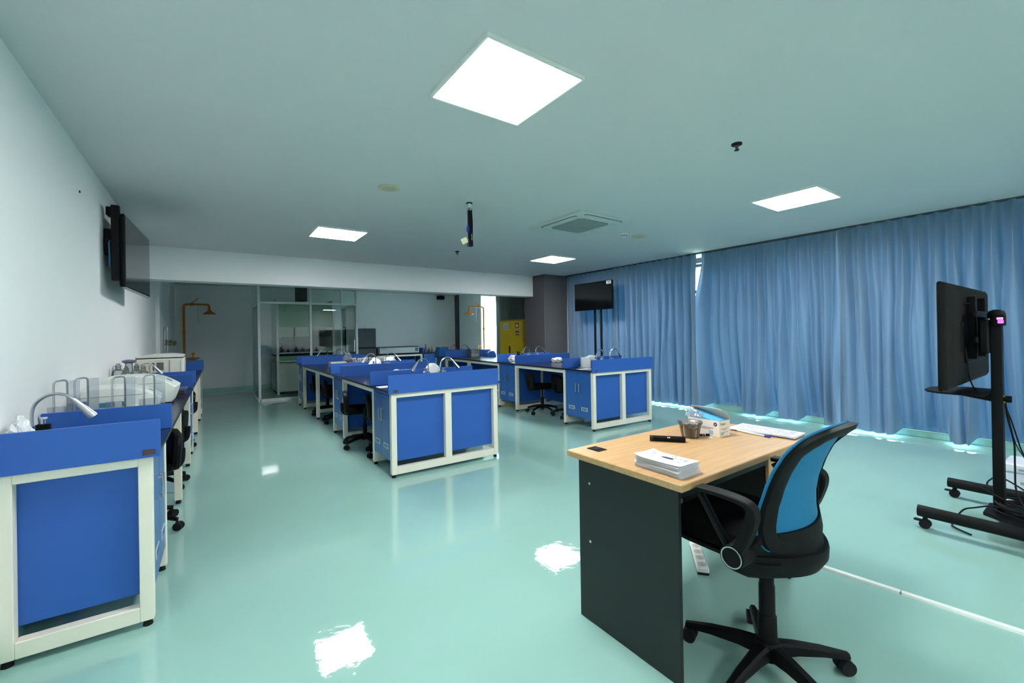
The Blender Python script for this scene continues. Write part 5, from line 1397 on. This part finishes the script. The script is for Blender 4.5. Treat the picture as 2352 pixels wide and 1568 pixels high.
# right island
bag('cloth', 'folded white cloth on the first worktop of the right island', put('right', 0.70, 1.64), 0.075, (1.6, 0.8, 0.62), 2.2, 'cloth', 0.35)
t = thing('white_canister', 'white canister in the nearest sink unit of the right island', 'canister', put('right', 0.235, 0.40))
obj('canister_body', MB().lathe([(0.0005, 0), (0.066, 0), (0.07, 0.01), (0.072, 0.145), (0.068, 0.15)], seg=24, cap=False), WPLASTIC, t)
bag('plastic_bag', 'crumpled clear white bag spilling over the white canister on the right island', put('right', 0.33, 0.40, WT + 0.095), 0.062, (1.7, 0.8, 0.75), 5.1, amp=0.4)
loose('sheet_of_paper', 'white sheet of paper on the nearest sink unit of the right island', 'paper', [lambda q: q.box((-0.10, -0.05, 0), (0.10, 0.05, 0.004), 0.001)], ('right', 0.08, 0.26), PAPER)
bag('paper_bag', 'pale crumpled paper bag on the second sink unit of the right island', put('right', 0.14, 2.14), 0.075, (1.3, 0.9, 1.0), 8.3, 'paper bag', 0.3, mat('pale_kraft', rgb(214, 208, 200), 0.7))
t = thing('black_bottle', 'small black bottle beside the crumpled paper bag on the right island', 'bottle', put('right', 0.255, 2.16))
obj('bottle_body', MB().lathe([(0.0005, 0), (0.034, 0), (0.034, 0.14), (0.028, 0.15)], seg=18), BLACKP, t)
obj('white_pellet', MB().lathe([(0.026, 0.15), (0.026, 0.185), (0.0005, 0.187)], seg=18), DARKSL, t)
loose('sheet_of_paper', 'white sheet of paper lying on the second sink unit of the right island', 'paper', [lambda q: q.box((-0.13, -0.06, 0), (0.13, 0.06, 0.004), 0.001)], ('right', 0.16, 2.0), PAPER)
t = thing('glass_tank', 'open clear glass tank holding pale powder on the far right island', 'tank', put('right', 0.52, 4.42))
obj('tank_wall', MB().box((-0.11, -0.10, 0.0), (-0.105, 0.10, 0.17)).box((0.105, -0.10, 0.0), (0.11, 0.10, 0.17)).box((-0.11, -0.10, 0), (0.11, -0.095, 0.17)).box((-0.11, 0.095, 0), (0.11, 0.10, 0.17)).box((-0.11, -0.1, 0), (0.11, 0.1, 0.004)), LABGLASS, t)
obj('tank_contents', MB().box((-0.10, -0.09, 0.005), (0.10, 0.09, 0.062), 0.004), mat('pale_powder', rgb(206, 206, 192), 0.8), t)
t = thing('blue_rack', 'blue rack holding two slanted white tubes on the far right island', 'rack', put('right', 0.86, 4.25), 0.1)
obj('rack_body', MB().prism([(-0.13, 0), (0.13, 0), (0.11, 0.07), (0.03, 0.12), (-0.03, 0.12), (-0.11, 0.07)], 'y', -0.07, 0.07, bev=0.004), BLUE, t)
for s in (-1, 1):
    obj('white_tube', MB().tube([(s * 0.105, -0.055, 0.083), (s * 0.055, -0.055, 0.125)], 0.012, 8), WPLASTIC, t)
loose('blue_hood_box', 'small upright blue box at the left end of the far right island', 'box', [lambda q: q.box((-0.115, -0.10, 0), (0.115, 0.10, 0.215), 0.004)], ('right', 0.09, 5.15), BLUED)

# ------------------------------------------------------------------ daylight and camera
world = bpy.data.worlds.new('sky'); scene.world = world; world.use_nodes = True
nt = world.node_tree
bg = nt.nodes['Background']
tc = nt.nodes.new('ShaderNodeTexCoord'); sep = nt.nodes.new('ShaderNodeSeparateXYZ')
nt.links.new(tc.outputs['Generated'], sep.inputs['Vector'])
cr = nt.nodes.new('ShaderNodeValToRGB')
cr.color_ramp.elements[0].position = 0.46; cr.color_ramp.elements[0].color = (0.30, 0.42, 0.34, 1)
cr.color_ramp.elements[1].position = 0.56; cr.color_ramp.elements[1].color = (0.72, 0.86, 1.0, 1)
mr = nt.nodes.new('ShaderNodeMapRange'); mr.inputs['From Min'].default_value = -1; mr.inputs['From Max'].default_value = 1
nt.links.new(sep.outputs['Z'], mr.inputs['Value']); nt.links.new(mr.outputs['Result'], cr.inputs['Fac']); nt.links.new(cr.outputs['Color'], bg.inputs['Color'])
bg.inputs['Strength'].default_value = SKY

F = 984.16; YAW = 0.6145; PIT = 0.0018; ROL = -0.0161
sy, cy, sp, cp, sr, cr_ = math.sin(YAW), math.cos(YAW), math.sin(PIT), math.cos(PIT), math.sin(ROL), math.cos(ROL)
R0 = Vector((cy, -sy, 0)); FW = Vector((sy * cp, cy * cp, sp)); U0 = R0.cross(FW)
RT = cr_ * R0 + sr * U0; UP = -sr * R0 + cr_ * U0
cam = bpy.data.cameras.new('camera'); co = bpy.data.objects.new('camera', cam); COL.objects.link(co)
Mx = Matrix((RT, UP, -FW)).transposed().to_4x4(); Mx.translation = (0, 0, 1.30)
co.matrix_world = Mx
cam.sensor_width = 36.0; cam.sensor_fit = 'HORIZONTAL'; cam.lens = F / 2352 * 36.0
cam.shift_y = (764 - 784) / 2352; cam.clip_start = 0.02; cam.clip_end = 200
scene.camera = co
vs = scene.view_settings
vs.view_transform = 'Standard'; vs.look = 'None'; vs.gamma = 1.0; vs.use_curve_mapping = False
vs.exposure = EXPO
scene.cycles.max_bounces = 10; scene.cycles.diffuse_bounces = 5; scene.cycles.transparent_max_bounces = 24
scene.cycles.sample_clamp_indirect = 6.0
scene.cycles.caustics_reflective = False; scene.cycles.caustics_refractive = False
